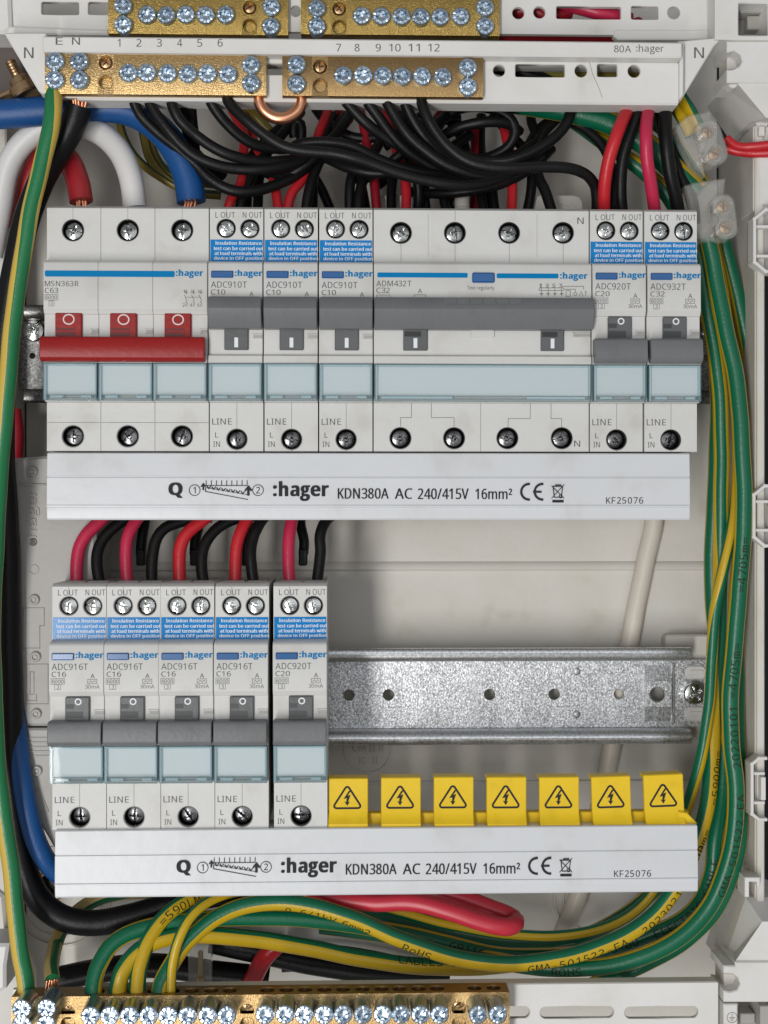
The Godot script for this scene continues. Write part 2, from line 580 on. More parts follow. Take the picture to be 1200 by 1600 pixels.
func make_materials() -> void:
	var dirt := noise_tex(FastNoiseLite.TYPE_SIMPLEX_SMOOTH, 0.008, [[0.0, Color(0.93, 0.92, 0.9)], [0.4, Color(0.985, 0.985, 0.98)], [1.0, Color(1, 1, 1)]], 512, false, 0, 5, 4)
	var grime := noise_tex(FastNoiseLite.TYPE_SIMPLEX_SMOOTH, 0.006, [[0.0, Color(0.92, 0.91, 0.88)], [0.2, Color(0.97, 0.965, 0.95)], [0.6, Color(0.99, 0.985, 0.98)], [1.0, Color(1, 1, 1)]], 512, false, 0, 6, 9)
	var fine := noise_tex(FastNoiseLite.TYPE_SIMPLEX_SMOOTH, 0.05, [], 512, true, 5.0, 4, 2)
	plastic("case", lin(0.64, 0.635, 0.62), 0.42, dirt, fine)
	plastic("panel", lin(0.66, 0.64, 0.60), 0.5, grime, fine, 120.0)
	plastic("carrier", lin(0.73, 0.725, 0.71), 0.45, grime, fine, 110.0)
	plastic("cover", lin(0.65, 0.665, 0.69), 0.34, dirt, fine, 120.0, 0.03)
	plastic("bracket", lin(0.40, 0.39, 0.375), 0.5, grime, fine, 100.0)
	plastic("grey", lin(0.165, 0.17, 0.178), 0.36, dirt, fine, 60.0, 0.08)
	plastic("grey_dark", lin(0.125, 0.13, 0.135), 0.36, dirt, fine, 60.0, 0.08)
	plastic("red_toggle", lin(0.30, 0.013, 0.013), 0.33, dirt, fine, 60.0, 0.06)
	plastic("shroud", lin(0.83, 0.56, 0.02), 0.4, dirt, fine, 60.0, 0.1)
	mat("slot_dark", lin(0.03, 0.03, 0.03), 0.6)
	mat("joint", lin(0.16, 0.155, 0.15), 0.7)
	mat("blue_button", lin(0.015, 0.10, 0.29), 0.2)
	mat("blue_line", lin(0.0, 0.185, 0.43), 0.4)
	mat("sticker", lin(0.0, 0.195, 0.52), 0.15, 0.0, 0.32)
	mat("white_ink", lin(0.78, 0.80, 0.82), 0.4)
	mat("ring_ink", lin(0.75, 0.62, 0.6), 0.4)
	mat("ink", lin(0.03, 0.03, 0.035), 0.5)
	mat("ink_grey", lin(0.13, 0.13, 0.13), 0.5)
	mat("ink_light", lin(0.22, 0.22, 0.22), 0.5)
	mat("ink_soft", lin(0.03, 0.035, 0.02), 0.5)
	mat("card", lin(0.50, 0.555, 0.57), 0.5)
	var pane := mat("pane", Color(0.85, 0.95, 0.97, 0.06), 0.02)
	pane.transparency = BaseMaterial3D.TRANSPARENCY_ALPHA
	pane.normal_enabled = true
	pane.normal_texture = noise_tex(FastNoiseLite.TYPE_SIMPLEX_SMOOTH, 0.012, [], 256, true, 3.0, 1, 31)
	pane.normal_scale = 0.02
	pane.metallic_specular = 0.2
	tri_map(pane, 30.0)
	var edge := mat("pane_edge", Color(0.22, 0.46, 0.52, 0.5), 0.06)
	edge.transparency = BaseMaterial3D.TRANSPARENCY_ALPHA
	var rim := mat("pane_rim_highlight", Color(0.74, 0.87, 0.90, 0.42), 0.06)  # paled: highlights along the window edges are painted into this colour
	rim.transparency = BaseMaterial3D.TRANSPARENCY_ALPHA
	var cl := mat("clear_block", Color(0.84, 0.83, 0.80, 0.2), 0.12)
	cl.transparency = BaseMaterial3D.TRANSPARENCY_ALPHA
	# metals
	var galv := mat("galvanised", lin(0.95, 0.97, 1.0), 0.44, 0.78)
	galv.albedo_texture = noise_tex(FastNoiseLite.TYPE_CELLULAR, 0.27, [[0.0, grey(0.60)], [0.35, grey(0.74)], [0.7, grey(0.86)], [1.0, grey(1.0)]], 512, false, 0, 1, 5)
	galv.normal_enabled = true
	galv.normal_texture = noise_tex(FastNoiseLite.TYPE_SIMPLEX, 0.11, [], 512, true, 9.0, 2, 8)
	galv.normal_scale = 0.05
	tri_map(galv, 62.0)
	var old := mat("galvanised_shaded", lin(0.36, 0.36, 0.35), 0.42, 0.9)  # darker copy: the shade on the upper rail ends is put into its colour
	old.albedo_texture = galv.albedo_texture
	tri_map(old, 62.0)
	var lip := mat("galvanised_lip", lin(0.82, 0.84, 0.86), 0.3, 0.92)
	lip.albedo_texture = noise_tex(FastNoiseLite.TYPE_SIMPLEX, 0.06, [[0.0, grey(0.72)], [0.5, grey(0.9)], [1.0, grey(1.0)]], 512, false, 0, 4, 21)
	lip.normal_enabled = true
	lip.normal_texture = fine
	lip.normal_scale = 0.07
	tri_map(lip, 50.0)
	for q in [["brass", lin(0.64, 0.46, 0.23), 0.38, 0.09], ["brass_low", lin(0.50, 0.35, 0.17), 0.40, 0.07], ["brass_dull", lin(0.40, 0.275, 0.135), 0.38, 0.05], ["brass_deep", lin(0.46, 0.33, 0.115), 0.38, 0.10]]:
		var b := mat(q[0], q[1], q[2], 1.0)
		b.albedo_texture = noise_tex(FastNoiseLite.TYPE_SIMPLEX, 0.09, [[0.0, Color(0.80, 0.77, 0.70)], [0.5, Color(0.93, 0.91, 0.88)], [1.0, Color(1, 1, 1)]], 512, false, 0, 4, 12)
		b.normal_enabled = true
		b.normal_texture = noise_tex(FastNoiseLite.TYPE_SIMPLEX, 0.14, [], 512, true, 9.0, 3, 14)
		b.normal_scale = q[3] * 2.0
		tri_map(b, 46.0)
	mat("zinc", lin(0.47, 0.56, 0.65), 0.28, 1.0)
	mat("steel", lin(0.55, 0.56, 0.55), 0.2, 1.0)
	mat("steel_dark", lin(0.20, 0.20, 0.205), 0.24, 1.0)
	mat("steel_mid", lin(0.40, 0.41, 0.40), 0.2, 1.0)
	mat("well", lin(0.012, 0.012, 0.012), 0.35)
	mat("copper", lin(0.80, 0.38, 0.22), 0.3, 1.0)
	mat("bronze", lin(0.45, 0.30, 0.17), 0.35, 1.0)
	# cables
	for q in [["c_black", lin(0.006, 0.006, 0.0065), 0.40], ["c_red", lin(0.52, 0.018, 0.026), 0.34], ["c_pink", lin(0.50, 0.022, 0.07), 0.34], ["c_dark_red", lin(0.30, 0.008, 0.02), 0.4], ["c_blue", lin(0.005, 0.066, 0.23), 0.42], ["c_white", lin(0.66, 0.65, 0.64), 0.38], ["c_beige", lin(0.62, 0.57, 0.50), 0.42]]:
		var m := mat(q[0], q[1], q[2])
		m.normal_enabled = true
		m.normal_texture = fine
		m.normal_scale = 0.14
		m.metallic_specular = 0.35 if q[0] == "c_black" else 0.45
		tri_map(m, 40.0)
	var e := mat("c_earth", Color.WHITE, 0.34)
	e.vertex_color_use_as_albedo = true
	e.normal_enabled = true
	e.normal_texture = fine
	e.normal_scale = 0.14
	tri_map(e, 40.0)
	for k in ["blue_line", "ink", "ink_grey", "ink_light", "ink_soft", "white_ink", "ring_ink", "joint"]:
		M[k].metallic_specular = 0.2
	for k in ["red_toggle", "grey", "grey_dark", "shroud", "case", "panel", "carrier"]:
		M[k].metallic_specular = 0.36
	mat("slot_mid", lin(0.045, 0.047, 0.05), 0.5)
	plastic("board", lin(0.018, 0.014, 0.013), 0.7, dirt, fine, 100.0)
	plastic("surround", lin(0.11, 0.09, 0.08), 0.6, grime, fine, 100.0)

# ------------------------------------------------------------------ screws
# kind 0: bright combination head with a notched rim, kind 1: smooth cross-and-slot head that sits in a well
func screw_mesh(r: float, kind: int, m: Material, shank: float) -> ArrayMesh:
	var mb := MB.new()
	var nt := 64
	var radii := [0.0, 0.1, 0.2, 0.3, 0.4, 0.48, 0.56, 0.62, 0.68, 0.78, 0.88, 0.96, 1.0]
	var h := func(q: float, a: float) -> float:
		var x := q * cos(a)
		var y := q * sin(a)
		var z := 0.0
		if kind == 0:
			z = 0.05 * r * (1.0 - q * q)
			if q > 0.6:
				z -= 0.05 * r * pow(absf(sin(a * 5.0 + 0.6)), 14.0) * smoothstep(0.6, 0.72, q)
				z -= smoothstep(0.9, 1.0, q) * 0.12 * r
			else:
				z -= 0.10 * r + 0.10 * r * (1.0 - q / 0.6)
			if absf(y) < 0.10 and q > 0.3 and q < 0.98: z -= 0.12 * r
			if minf(absf(x), absf(y)) < 0.15 and q < 0.5: z -= 0.30 * r
		else:
			z = 0.16 * r * (1.0 - q * q)
			z -= smoothstep(0.88, 1.0, q) * 0.10 * r
			if absf(y) < 0.12: z -= 0.22 * r
			if minf(absf(x), absf(y)) < 0.15 and q < 0.66: z -= 0.40 * r
			if q < 0.24: z -= 0.12 * r
		return z
	var p := []
	for q in radii:
		var row := PackedVector3Array()
		for t in nt:
			var a := TAU * t / nt
			row.append(Vector3(cos(a) * q * r, sin(a) * q * r, h.call(q, a)))
		p.append(row)
	for i in radii.size() - 1:
		for t in nt:
			var u := (t + 1) % nt
			mb.flat(p[i][t], p[i + 1][t], p[i + 1][u], Vector3(0, 0, 1))
			if i > 0:
				mb.flat(p[i][t], p[i + 1][u], p[i][u], Vector3(0, 0, 1))
	for t in nt:
		var u := (t + 1) % nt
		var a: Vector3 = p[-1][t]
		var b: Vector3 = p[-1][u]
		var na := Vector3(a.x, a.y, 0).normalized()
		var nb := Vector3(b.x, b.y, 0).normalized()
		var s := Vector3(0, 0, -shank)
		mb.quad4(a, b, b + s, a + s, na, nb, nb, na)
	var ms := to_mesh(mb)
	ms.surface_set_material(0, m)
	return ms

var bright_screw: ArrayMesh
var tall_screw: ArrayMesh
var well_screw: ArrayMesh
var deep_screw: ArrayMesh
var rail_screw: ArrayMesh

# a dark lined well in a shoulder with its screw; both are parts of the breaker
func terminal(o: Node3D, c: Vector3, r: float, mesh: ArrayMesh, depth: float) -> void:
	var mb := MB.new()
	mb.lathe([Vector2(r - 0.02, -0.35), Vector2(r - 0.25, -0.35), Vector2(r - 0.25, -8.0), Vector2(0.0, -8.0)], 32, Transform3D(Basis.IDENTITY, Vector3(c.x, c.y, 0)))
	for i in mb.n.size():
		mb.n[i] = mb.n[i]
	commit(mb, "terminal_well", M.well, o)
	place_mesh(mesh, "terminal_screw", o, Vector3(c.x, c.y, -depth), Vector3(rng.randf_range(-0.05, 0.05), rng.randf_range(-0.05, 0.05), rng.randf_range(0, PI)))

func body_profile() -> PackedVector2Array:
	return PackedVector2Array([Vector2(43.4, -44), Vector2(43.4, -9), Vector2(25.15, -9), Vector2(25.15, 0.1), Vector2(24.95, 1.6), Vector2(24.6, 3.4), Vector2(24.1, 4.5), Vector2(23.4, 5.0),
		Vector2(8.75, 5.2), Vector2(8.5, 5.0), Vector2(7.3, 4.3), Vector2(7.1, 3.6), Vector2(-5.6, 3.6), Vector2(-5.8, 4.4), Vector2(-6.2, 5.0), Vector2(-8.4, 5.3), Vector2(-8.65, 5.0), Vector2(-8.7, 3.0),
		Vector2(-21.0, 3.0), Vector2(-21.05, -9), Vector2(-36.9, -9), Vector2(-36.9, -44)])

# housing of one module, x0..x1, with its two shoulders; holes: [x, y, r]
func housing(o: Node3D, x0: float, x1: float, top: Array, bottom: Array) -> void:
	var mb := MB.new()
	mb.extr(body_profile(), x0 + 0.04, x1 - 0.04, 0.16, AX_X)
	for side in [[top, 25.15, 42.4], [bottom, -36.9, -21.05]]:
		var hs := []
		for h in side[0]:
			hs.append([h[0], h[1], h[2], h[2], h[2]])
		mb.plate(x0 + 0.07, side[1], x1 - 0.07, side[2], -8.9, 0.0, hs, 0.2)
	mb.extr(PackedVector2Array([Vector2(42.4, 0), Vector2(43.4, -1.5), Vector2(43.4, -8.95), Vector2(42.4, -8.95)]), x0 + 0.07, x1 - 0.07, 0.0, AX_X)
	commit(mb, "housing", M.case, o)

func clear_cover(o: Node3D, x0: float, x1: float, y0 := -8.75, y1 := -20.9) -> void:
	var mb := MB.new()
	mb.rbox(x0 + 0.9, y1 + 1.9, x1 - 0.9, y0 - 0.8, 3.1, 4.3, 0.1, 0.05)
	commit(mb, "label_card", M.card, o)
	mb = MB.new()
	mb.rbox(x0 + 0.12, y1, x1 - 0.12, y0, 5.8, 6.5, 0.5, 0.4)
	var w := commit(mb, "clear_window", M.pane, o)
	mb = MB.new()
	for b in [[x0 + 0.13, y1 + 0.05, x0 + 0.30, y0 - 0.05], [x1 - 0.30, y1 + 0.05, x1 - 0.13, y0 - 0.05], [x0 + 0.35, y1 + 0.03, x1 - 0.35, y1 + 0.18], [x0 + 0.35, y1 + 0.78, x1 - 0.35, y1 + 0.92], [x0 + 0.35, y1 + 1.75, x1 - 0.35, y1 + 1.88], [x0 + 0.35, y0 - 0.2, x1 - 0.35, y0 - 0.05]]:
		mb.rbox(b[0], b[1], b[2], b[3], 3.2, 5.7, 0.03, 0.03)
	for s in [x0 + 0.35, x1 - 1.15]:
		mb.rbox(s, y1 + 0.95, s + 0.8, y1 + 1.72, 3.2, 5.6, 0.1, 0.08)
	commit(mb, "window_edge", M.pane_edge, w)
	mb = MB.new()
	for b in [[x0 + 0.34, y1 + 0.25, x0 + 1.0, y0 - 0.25], [x1 - 0.9, y1 + 2.0, x1 - 0.34, y0 - 0.25], [x0 + 1.1, y0 - 0.9, x1 - 1.0, y0 - 0.25], [x0 + 2.2, y1 + 0.85, x0 + (x1 - x0) * 0.36, y1 + 1.75], [x0 + (x1 - x0) * 0.70, y1 + 0.85, x1 - 2.0, y1 + 1.75]]:
		mb.rbox(b[0], b[1], b[2], b[3], 3.2, 5.75, 0.15, 0.12)
	commit(mb, "window_frame", M.pane_rim_highlight, w)
	w.rotation = Vector3(rng.randf_range(-0.008, 0.008), rng.randf_range(-0.012, 0.012), 0)

# grey rocker of one module: off = bar down, on = bar up
func switch_parts(o: Node3D, tx0: float, tx1: float, on: bool, body: Material, dark: Material) -> Node3D:
	var mb := MB.new()
	if on:
		mb.rbox(tx0, -4.2, tx1, 4.0, 2.9, 4.6, 0.3, 0.3)
	else:
		mb.rbox(tx0, -0.8, tx1, 7.0, 2.9, 4.9, 0.3, 0.3)
	var t := commit(mb, "toggle", body, o)
	mb = MB.new()
	var w := tx1 - tx0
	if on:
		mb.rbox(tx0 + w * 0.42, -3.4, tx0 + w * 0.58, -0.2, 4.45, 4.75, 0.1, 0.05)
		commit(mb, "on_mark", M.white_ink, t)
	else:
		mb.rbox(tx0 + 0.1, 3.3, tx0 + w * 0.36, 4.7, 4.7, 4.96, 0.1, 0.03)
		mb.rbox(tx0 + 0.1, 0.3, tx0 + w * 0.75, 2.3, 4.7, 4.96, 0.1, 0.03)
		commit(mb, "toggle_slot", dark, t)
		mb = MB.new()
		ring(mb, Vector3(tx0 + w * 0.54, 5.5, 4.97), 0.9, 0.42, 0, TAU, 1.0)
		commit(mb, "off_mark", M.white_ink, t)
	return t

func bar(o: Node3D, x0: float, x1: float, on: bool, m: Material) -> void:
	var mb := MB.new()
	if on:
		mb.extr(PackedVector2Array([Vector2(12.6, 5.3), Vector2(12.6, 7.6), Vector2(12.2, 8.1), Vector2(8.9, 9.9), Vector2(8.5, 10.0), Vector2(8.1, 9.8), Vector2(2.9, 7.4), Vector2(2.5, 6.9), Vector2(2.4, 3.7), Vector2(7.0, 3.7), Vector2(8.8, 5.3)]), x0, x1, 0.25, AX_X)
	else:
		mb.extr(PackedVector2Array([Vector2(-0.5, 3.7), Vector2(-0.5, 7.9), Vector2(-0.9, 8.5), Vector2(-1.6, 8.8), Vector2(-6.6, 9.3), Vector2(-7.2, 9.1), Vector2(-8.2, 8.2), Vector2(-8.4, 7.7), Vector2(-8.4, 5.4), Vector2(-5.6, 3.7)]), x0, x1, 0.25, AX_X)
	commit(mb, "switch_bar", m, o)

func clip_slot(o: Node3D, x0: float, x1: float, y: float) -> void:
	var mb := MB.new()
	mb.rbox(x0, y - 0.8, x1, y + 0.9, 3.4, 4.0, 0.05, 0.1)
	commit(mb, "side_clip", M.case, o)
	mb = MB.new()
	mb.rbox(x0 + 0.35, y - 0.55, x1 - 0.1, y + 0.5, 3.5, 4.03, 0.03, 0.0)
	commit(mb, "clip_slot", M.bracket, o)

# one narrow breaker with test button and blue notice; measured on the first of the two at the right of the upper row
func make_rcbo(called: String, label: String, group: String, model: String, rating: String, on: bool, left: Vector3) -> Node3D:
	var o := thing(called, label, "circuit breaker", group, left)
	org = Vector3(at(921, 350).x, 56.8, 0)
	var w := 17.6
	var t1 := P(946.5, 360)
	var t2 := P(983, 360.5)
	var b1 := P(963, 687)
	housing(o, 0, w, [[t1.x, t1.y, 3.15], [t2.x, t2.y, 3.15]], [[b1.x, b1.y, 3.45]])
	terminal(o, t1, 3.15, bright_screw_small, 0.9)
	terminal(o, t2, 3.15, bright_screw_small, 0.9)
	terminal(o, b1, 3.45, deep_screw, 3.2)
	# wire entries on the top
	for x in [t1.x, t2.x]:
		var e := MB.new()
		e.rbox(x - 3.4, 43.35, x + 3.4, 43.75, -24, -10, 0.2, 0.1)
		commit(e, "terminal_cap", M.bracket, o)
	var mb := MB.new()
	mb.rbox(0.25, 25.2, w - 0.25, 32.4, -0.3, 0.12, 0.1, 0.05)
	var st := commit(mb, "blue_notice", M.sticker, o)
	mb = MB.new()
	bold_text(mb, "Insulation Resistance", 930, 380, 1001, 386, 0.12, 0.07, "plain")
	bold_text(mb, "test can be carried out", 927.5, 388.3, 1004, 394.3, 0.12, 0.07, "plain")
	bold_text(mb, "at load terminals with", 929, 396, 1002, 402, 0.12, 0.07, "plain")
	bold_text(mb, "device in OFF position", 928, 403.7, 1004, 411, 0.12, 0.07, "plain")
	commit(mb, "notice_text", M.white_ink, st)
	var p := P(930, 437, 5)
	var q := P(964, 426.5, 5)
	mb = MB.new()
	mb.rbox(p.x, p.y, q.x, q.y, 4.8, 5.7, 0.3, 0.3)
	commit(mb, "test_button", M.blue_button, o)
	mb = MB.new()
	bold_text(mb, ":hager", 966.5, 424.5, 1008.5, 437.5, 5.1, 0.12)
	commit(mb, "maker_mark", M.blue_line, o)
	mb = MB.new()
	ptext(mb, model, 929.7, 442.5, 985, 452.5, 5.1)
	ptext(mb, rating, 929.7, 455, 952, 463, 5.15)
	if not on:
		ptext(mb, "6000", 930.5, 467, 948, 473, 5.17)
		ptext(mb, "3", 937.5, 475.5, 941, 481.5, 5.17)
		mb.stroke(box_px(929, 465.5, 949.5, 474.3, 5.22), 0.12)
		mb.stroke(box_px(934.5, 474.5, 943.8, 482.5, 5.22), 0.12)
		ptext(mb, "30mA", 981, 475.5, 1003, 481.5, 5.17)
		mb.stroke(box_px(985, 467, 999, 473.8, 5.22), 0.14)
		mb.stroke([P(987, 472, 5.22), P(989.5, 469, 5.22), P(992.5, 472, 5.22), P(995, 469, 5.22), P(997, 471, 5.22)], 0.14)
	ptext(mb, "A", 989, 458.5, 995.5, 465.5, 5.17)
	commit(mb, "printed_rating", M.ink_grey, o)
	mb = MB.new()
	ptext(mb, "L OUT", 930, 335, 960, 344, 0)
	ptext(mb, "N OUT", 972, 335, 1002, 344, 0)
	commit(mb, "outgoing_marking", M.ink_grey, o)
	mb = MB.new()
	ptext(mb, "LINE", 925, 655, 955, 664.5, 0)
	ptext(mb, "L", 929.5, 676.5, 934.5, 684.5, 0)
	ptext(mb, "IN", 926.5, 690.5, 937, 699, 0)
	commit(mb, "incoming_marking", M.ink_grey, o)
	mb = MB.new()
	mb.stroke([P(946.5, 331, 0.04), P(946.5, 345, 0.04)], 0.12)
	mb.stroke([P(963, 630, 0.04), P(963, 670, 0.04)], 0.12)
	mb.stroke([P(963, 703, 0.04), P(963, 707, 0.04)], 0.12)
	commit(mb, "moulding_seam", M.joint, o)
	var a := P(949, 500, 4.0).x
	var b := P(986, 500, 4.0).x
	switch_parts(o, a, b, on, M.grey_dark, M.slot_mid)
	bar(o, 0.25, w - 0.2, on, M.grey)
	clip_slot(o, w - 3.4, w - 0.1, P(1000, 528 if on else 520, 4).y)
	clear_cover(o, 0.1, w - 0.05)
	return o

var bright_screw_small: ArrayMesh

func box_px(x0: float, y0: float, x1: float, y1: float, z: float) -> Array:
	return [P(x0, y0, z), P(x1, y0, z), P(x1, y1, z), P(x0, y1, z), P(x0, y0, z)]

func make_main_switch() -> void:
	var left := Vector3(at(73, 350).x, 56.8, 0)
	var o := thing("main_switch", "wide three-pole main switch with red toggle bar at the left end", "circuit breaker", "", left)
	org = left
	var w := 52.75
	var m := w / 3
	for i in 3:
		var t := P([114.0, 199.7, 284.7][i], 359.5)
		var b := P([114.0, 199.7, 284.3][i], 681.5)
		housing(o, m * i, m * (i + 1), [[t.x, t.y, 3.6]], [[b.x, b.y, 3.6]])
		terminal(o, t, 3.6, well_screw, 1.6)
		terminal(o, b, 3.6, deep_screw, 2.6)
		clear_cover(o, m * i + 0.05, m * (i + 1) - 0.05)
		var tx: float = [87.0, 172.5, 257.5][i]
		var a := P(tx, 500, 4).x
		var c := P(tx + 41.5, 500, 4).x
		var mb := MB.new()
		mb.rbox(a, -0.8, c, 7.5, 2.9, 4.9, 0.3, 0.3)
		var tg := commit(mb, "toggle", M.red_toggle, o)
		mb = MB.new()
		mb.rbox(a + 0.2, 2.0, c - 2.2, 2.6, 4.7, 4.96, 0.05, 0.02)
		mb.rbox(a + 0.2, 0.1, c - 2.2, 1.2, 4.7, 4.96, 0.05, 0.02)
		commit(mb, "toggle_slot", M.slot_red, tg)
		mb = MB.new()
		ring(mb, Vector3((a + c) / 2 + 0.1, 5.4, 4.97), 1.55, 0.42, 0, TAU, 1.1)
		commit(mb, "off_mark", M.ring_ink, tg)
		clip_slot(o, m * (i + 1) - 2.6, m * (i + 1) - 0.1, P(100, 517, 4).y)
		mb = MB.new()
		mb.stroke([Vector3(m * i + 0.2, P(100, 660).y, 0.03), Vector3(m * (i + 1) - 0.2, P(100, 660).y, 0.03)], 0.14)
		mb.stroke([Vector3(t.x, 42.3, 0.03), Vector3(t.x, t.y + 3.7, 0.03)], 0.1)
		commit(mb, "moulding_seam", M.joint, o)
	var mb := MB.new()
	mb.extr(PackedVector2Array([Vector2(-0.5, 5.0), Vector2(-0.5, 8.0), Vector2(-0.9, 8.6), Vector2(-1.6, 8.9), Vector2(-6.9, 9.3), Vector2(-7.4, 9.1), Vector2(-8.2, 8.2), Vector2(-8.4, 7.7), Vector2(-8.4, 5.4)]), -0.4, w - 0.6, 0.25, AX_X)
	commit(mb, "switch_bar", M.red_toggle, o)
	mb = MB.new()
	var p := P(70, 432, 5.1)
	var q := P(273, 423.5, 5.1)
	mb.extr(MB.rrect(p.x, p.y, q.x, q.y, 0.5), 5.0, 5.14, 0.0, AX_Z)
	commit(mb, "blue_line", M.blue_line, o)
	mb = MB.new()
	bold_text(mb, ":hager", 275, 421, 317, 434.6, 5.1, 0.12)
	commit(mb, "maker_mark", M.blue_line, o)
	mb = MB.new()
	ptext(mb, "MSN363R", 70, 439, 123, 447.4, 5.1)
	ptext(mb, "C63", 70, 449.7, 91, 458, 5.15)
	ptext(mb, "6000", 71.5, 461.5, 89, 467.5, 5.17)
	ptext(mb, "3", 78.8, 471, 82.2, 477, 5.17)
	mb.stroke(box_px(70, 460, 90.5, 468.8, 5.22), 0.12)
	mb.stroke(box_px(76.5, 469.8, 84.5, 478.2, 5.22), 0.12)
	for k in 3:
		var x := 289.0 + k * 11.5
		mb.stroke([P(x + 2, 453, 5.22), P(x + 2, 459, 5.22)], 0.2)
		mb.stroke([P(x - 0.5, 456.5, 5.22), P(x + 4, 456.5, 5.22)], 0.18)
		mb.stroke([P(x - 1, 461, 5.22), P(x + 3, 470, 5.22)], 0.14)
		mb.stroke([P(x + 3, 470, 5.22), P(x + 1, 472, 5.22), P(x + 4, 475, 5.22), P(x + 1, 477, 5.22), P(x + 3, 479, 5.22)], 0.14)
		ptext(mb, ["1", "3", "5"][k], x - 2.5, 453, x, 458, 5.2)
		ptext(mb, ["2", "4", "6"][k], x - 3.5, 474, x - 0.5, 479.5, 5.2)
	mb.stroke([P(290, 464.5, 5.22), P(314, 464.5, 5.22)], 0.1)
	commit(mb, "printed_rating", M.ink_grey, o)

func make_four_pole() -> void:
	var left := Vector3(at(583.5, 350).x, 56.8, 0)
	org = left
	var o := thing("four_pole_breaker", "widest breaker, four poles under one long grey switch bar", "circuit breaker", "", left)
	var w := 71.1
	var tops := []
	var bots := []
	for i in 4:
		var t := P([626.6, 711.0, 795.7, 880.0][i], 363.5)
		var b := P([625.8, 709.7, 793.0, 878.0][i], 684.5)
		tops.append([t.x, t.y, 3.6])
		bots.append([b.x, b.y, 3.6])
		terminal(o, t, 3.6, well_screw, 1.6)
		terminal(o, b, 3.6, deep_screw, 2.4)
	housing(o, 0, w, tops, bots)
	clear_cover(o, 0.1, w - 0.1)
	bar(o, 0.1, w + 0.2, true, M.grey)
	for tx in [[630.0, 668.0], [844.8, 881.0]]:
		var a := P(tx[0], 530, 4).x
		var c := P(tx[1], 530, 4).x
		var tg := switch_parts(o, a, c, true, M.grey_dark, M.slot_dark)
		var mb2 := MB.new()
		mb2.rbox(a + 0.4, 0.3, c - 2.2, 1.9, 4.4, 4.75, 0.1, 0.05)
		commit(mb2, "toggle_slot", M.slot_dark, tg)
	var mb := MB.new()
	var p := P(693, 474.5, 8)
	var q := P(815.5, 464.5, 8)
	for k in 6:
		var x := lerpf(p.x, q.x, k / 6.0)
		mb.extr(PackedVector2Array([Vector2(12.2, 7.0), Vector2(12.3, 8.25), Vector2(10.2, 9.35), Vector2(10.1, 8.0)]), x + 0.06, x + (q.x - p.x) / 6 - 0.06, 0.05, AX_X)
	commit(mb, "label_ridge", M.grey, o)
	mb = MB.new()
	p = P(736, 527, 4.5)
	q = P(773, 511, 4.5)
	mb.rbox(p.x, p.y, q.x, 3.5, 3.3, 4.3, 0.2, 0.2)
	commit(mb, "centre_tab", M.case, o)
	clip_slot(o, P(894, 520, 4).x, w - 0.2, P(894, 523.5, 4).y)
	mb = MB.new()
	p = P(737.5, 442, 5)
	q = P(772.5, 426.5, 5)
	mb.rbox(p.x, p.y, q.x, q.y, 4.8, 6.0, 0.5, 0.4)
	commit(mb, "test_button", M.blue_button, o)
	mb = MB.new()
	for l in [[589.6, 426.4, 730.7, 433.2], [776, 427.6, 872.5, 434.6]]:
		p = P(l[0], l[3], 5.1)
		q = P(l[2], l[1], 5.1)
		mb.extr(MB.rrect(p.x, p.y, q.x, q.y, 0.4), 5.0, 5.14, 0.0, AX_Z)
	commit(mb, "blue_line", M.blue_line, o)
	mb = MB.new()
	bold_text(mb, ":hager", 875, 425.5, 917.6, 439, 5.1, 0.12)
	commit(mb, "maker_mark", M.blue_line, o)
	mb = MB.new()
	ptext(mb, "ADM432T", 588, 438.5, 642.7, 447.5, 5.1)
	ptext(mb, "C32", 588, 449.5, 609, 457.8, 5.15)
	ptext(mb, "A", 653, 451, 659.5, 458, 5.15)
	ptext(mb, "Test regularly", 730, 446.5, 772.4, 454.5, 5.12)
	mb.stroke(box_px(588, 460.8, 609, 468, 5.22), 0.12)
	mb.stroke(box_px(647, 460.5, 665, 468, 5.22), 0.14)
	for k in 4:
		var x := 846.0 + k * 10.5
		ptext(mb, ["1", "3", "5", "7"][k], x - 4, 443.5, x - 1, 449.5, 5.2)
		mb.stroke([P(x, 443, 5.22), P(x, 463, 5.22)], 0.14)
		mb.stroke([P(x - 2, 459, 5.22), P(x + 2, 459, 5.22)], 0.3)
	mb.stroke([P(843, 449.8, 5.22), P(880, 449.8, 5.22), P(882, 452, 5.22), P(880, 454, 5.22), P(843, 454, 5.22), P(842, 452, 5.22), P(843, 449.8, 5.22)], 0.14)
	mb.stroke([P(878, 447.5, 5.22), P(912, 447.5, 5.22), P(912, 452, 5.22)], 0.14)
	mb.stroke([P(882, 452, 5.22), P(899, 452, 5.22), P(899, 456, 5.22)], 0.14)
	mb.stroke(box_px(884.5, 454, 891, 463, 5.22), 0.14)
	ring(mb, P(899, 459.5, 5.22), 0.5, 0.14)
	mb.stroke([P(905, 463, 5.22), P(908, 455, 5.22), P(911, 463, 5.22)], 0.14)
	ptext(mb, "T", 913, 455.5, 917, 462, 5.2)
	commit(mb, "printed_rating", M.ink_grey, o)
	mb = MB.new()
	ptext(mb, "N", 902, 340, 912, 350, 0)
	commit(mb, "outgoing_marking", M.ink_grey, o)
	mb = MB.new()
	ptext(mb, "N", 897, 688.5, 906.5, 698, 0)
	for l in [[[643, 630], [643, 652.5], [625.8, 652.5], [625.8, 666]], [[674, 630], [674, 652.5], [709.5, 652.5], [709.5, 666]], [[828.5, 631], [828.5, 654], [794, 654], [794, 667]], [[861, 631], [861, 654], [877.5, 654], [877.5, 668]]]:
		var pts := []
		for k in l:
			pts.append(P(k[0], k[1], 0.05))
		mb.stroke(pts, 0.15)
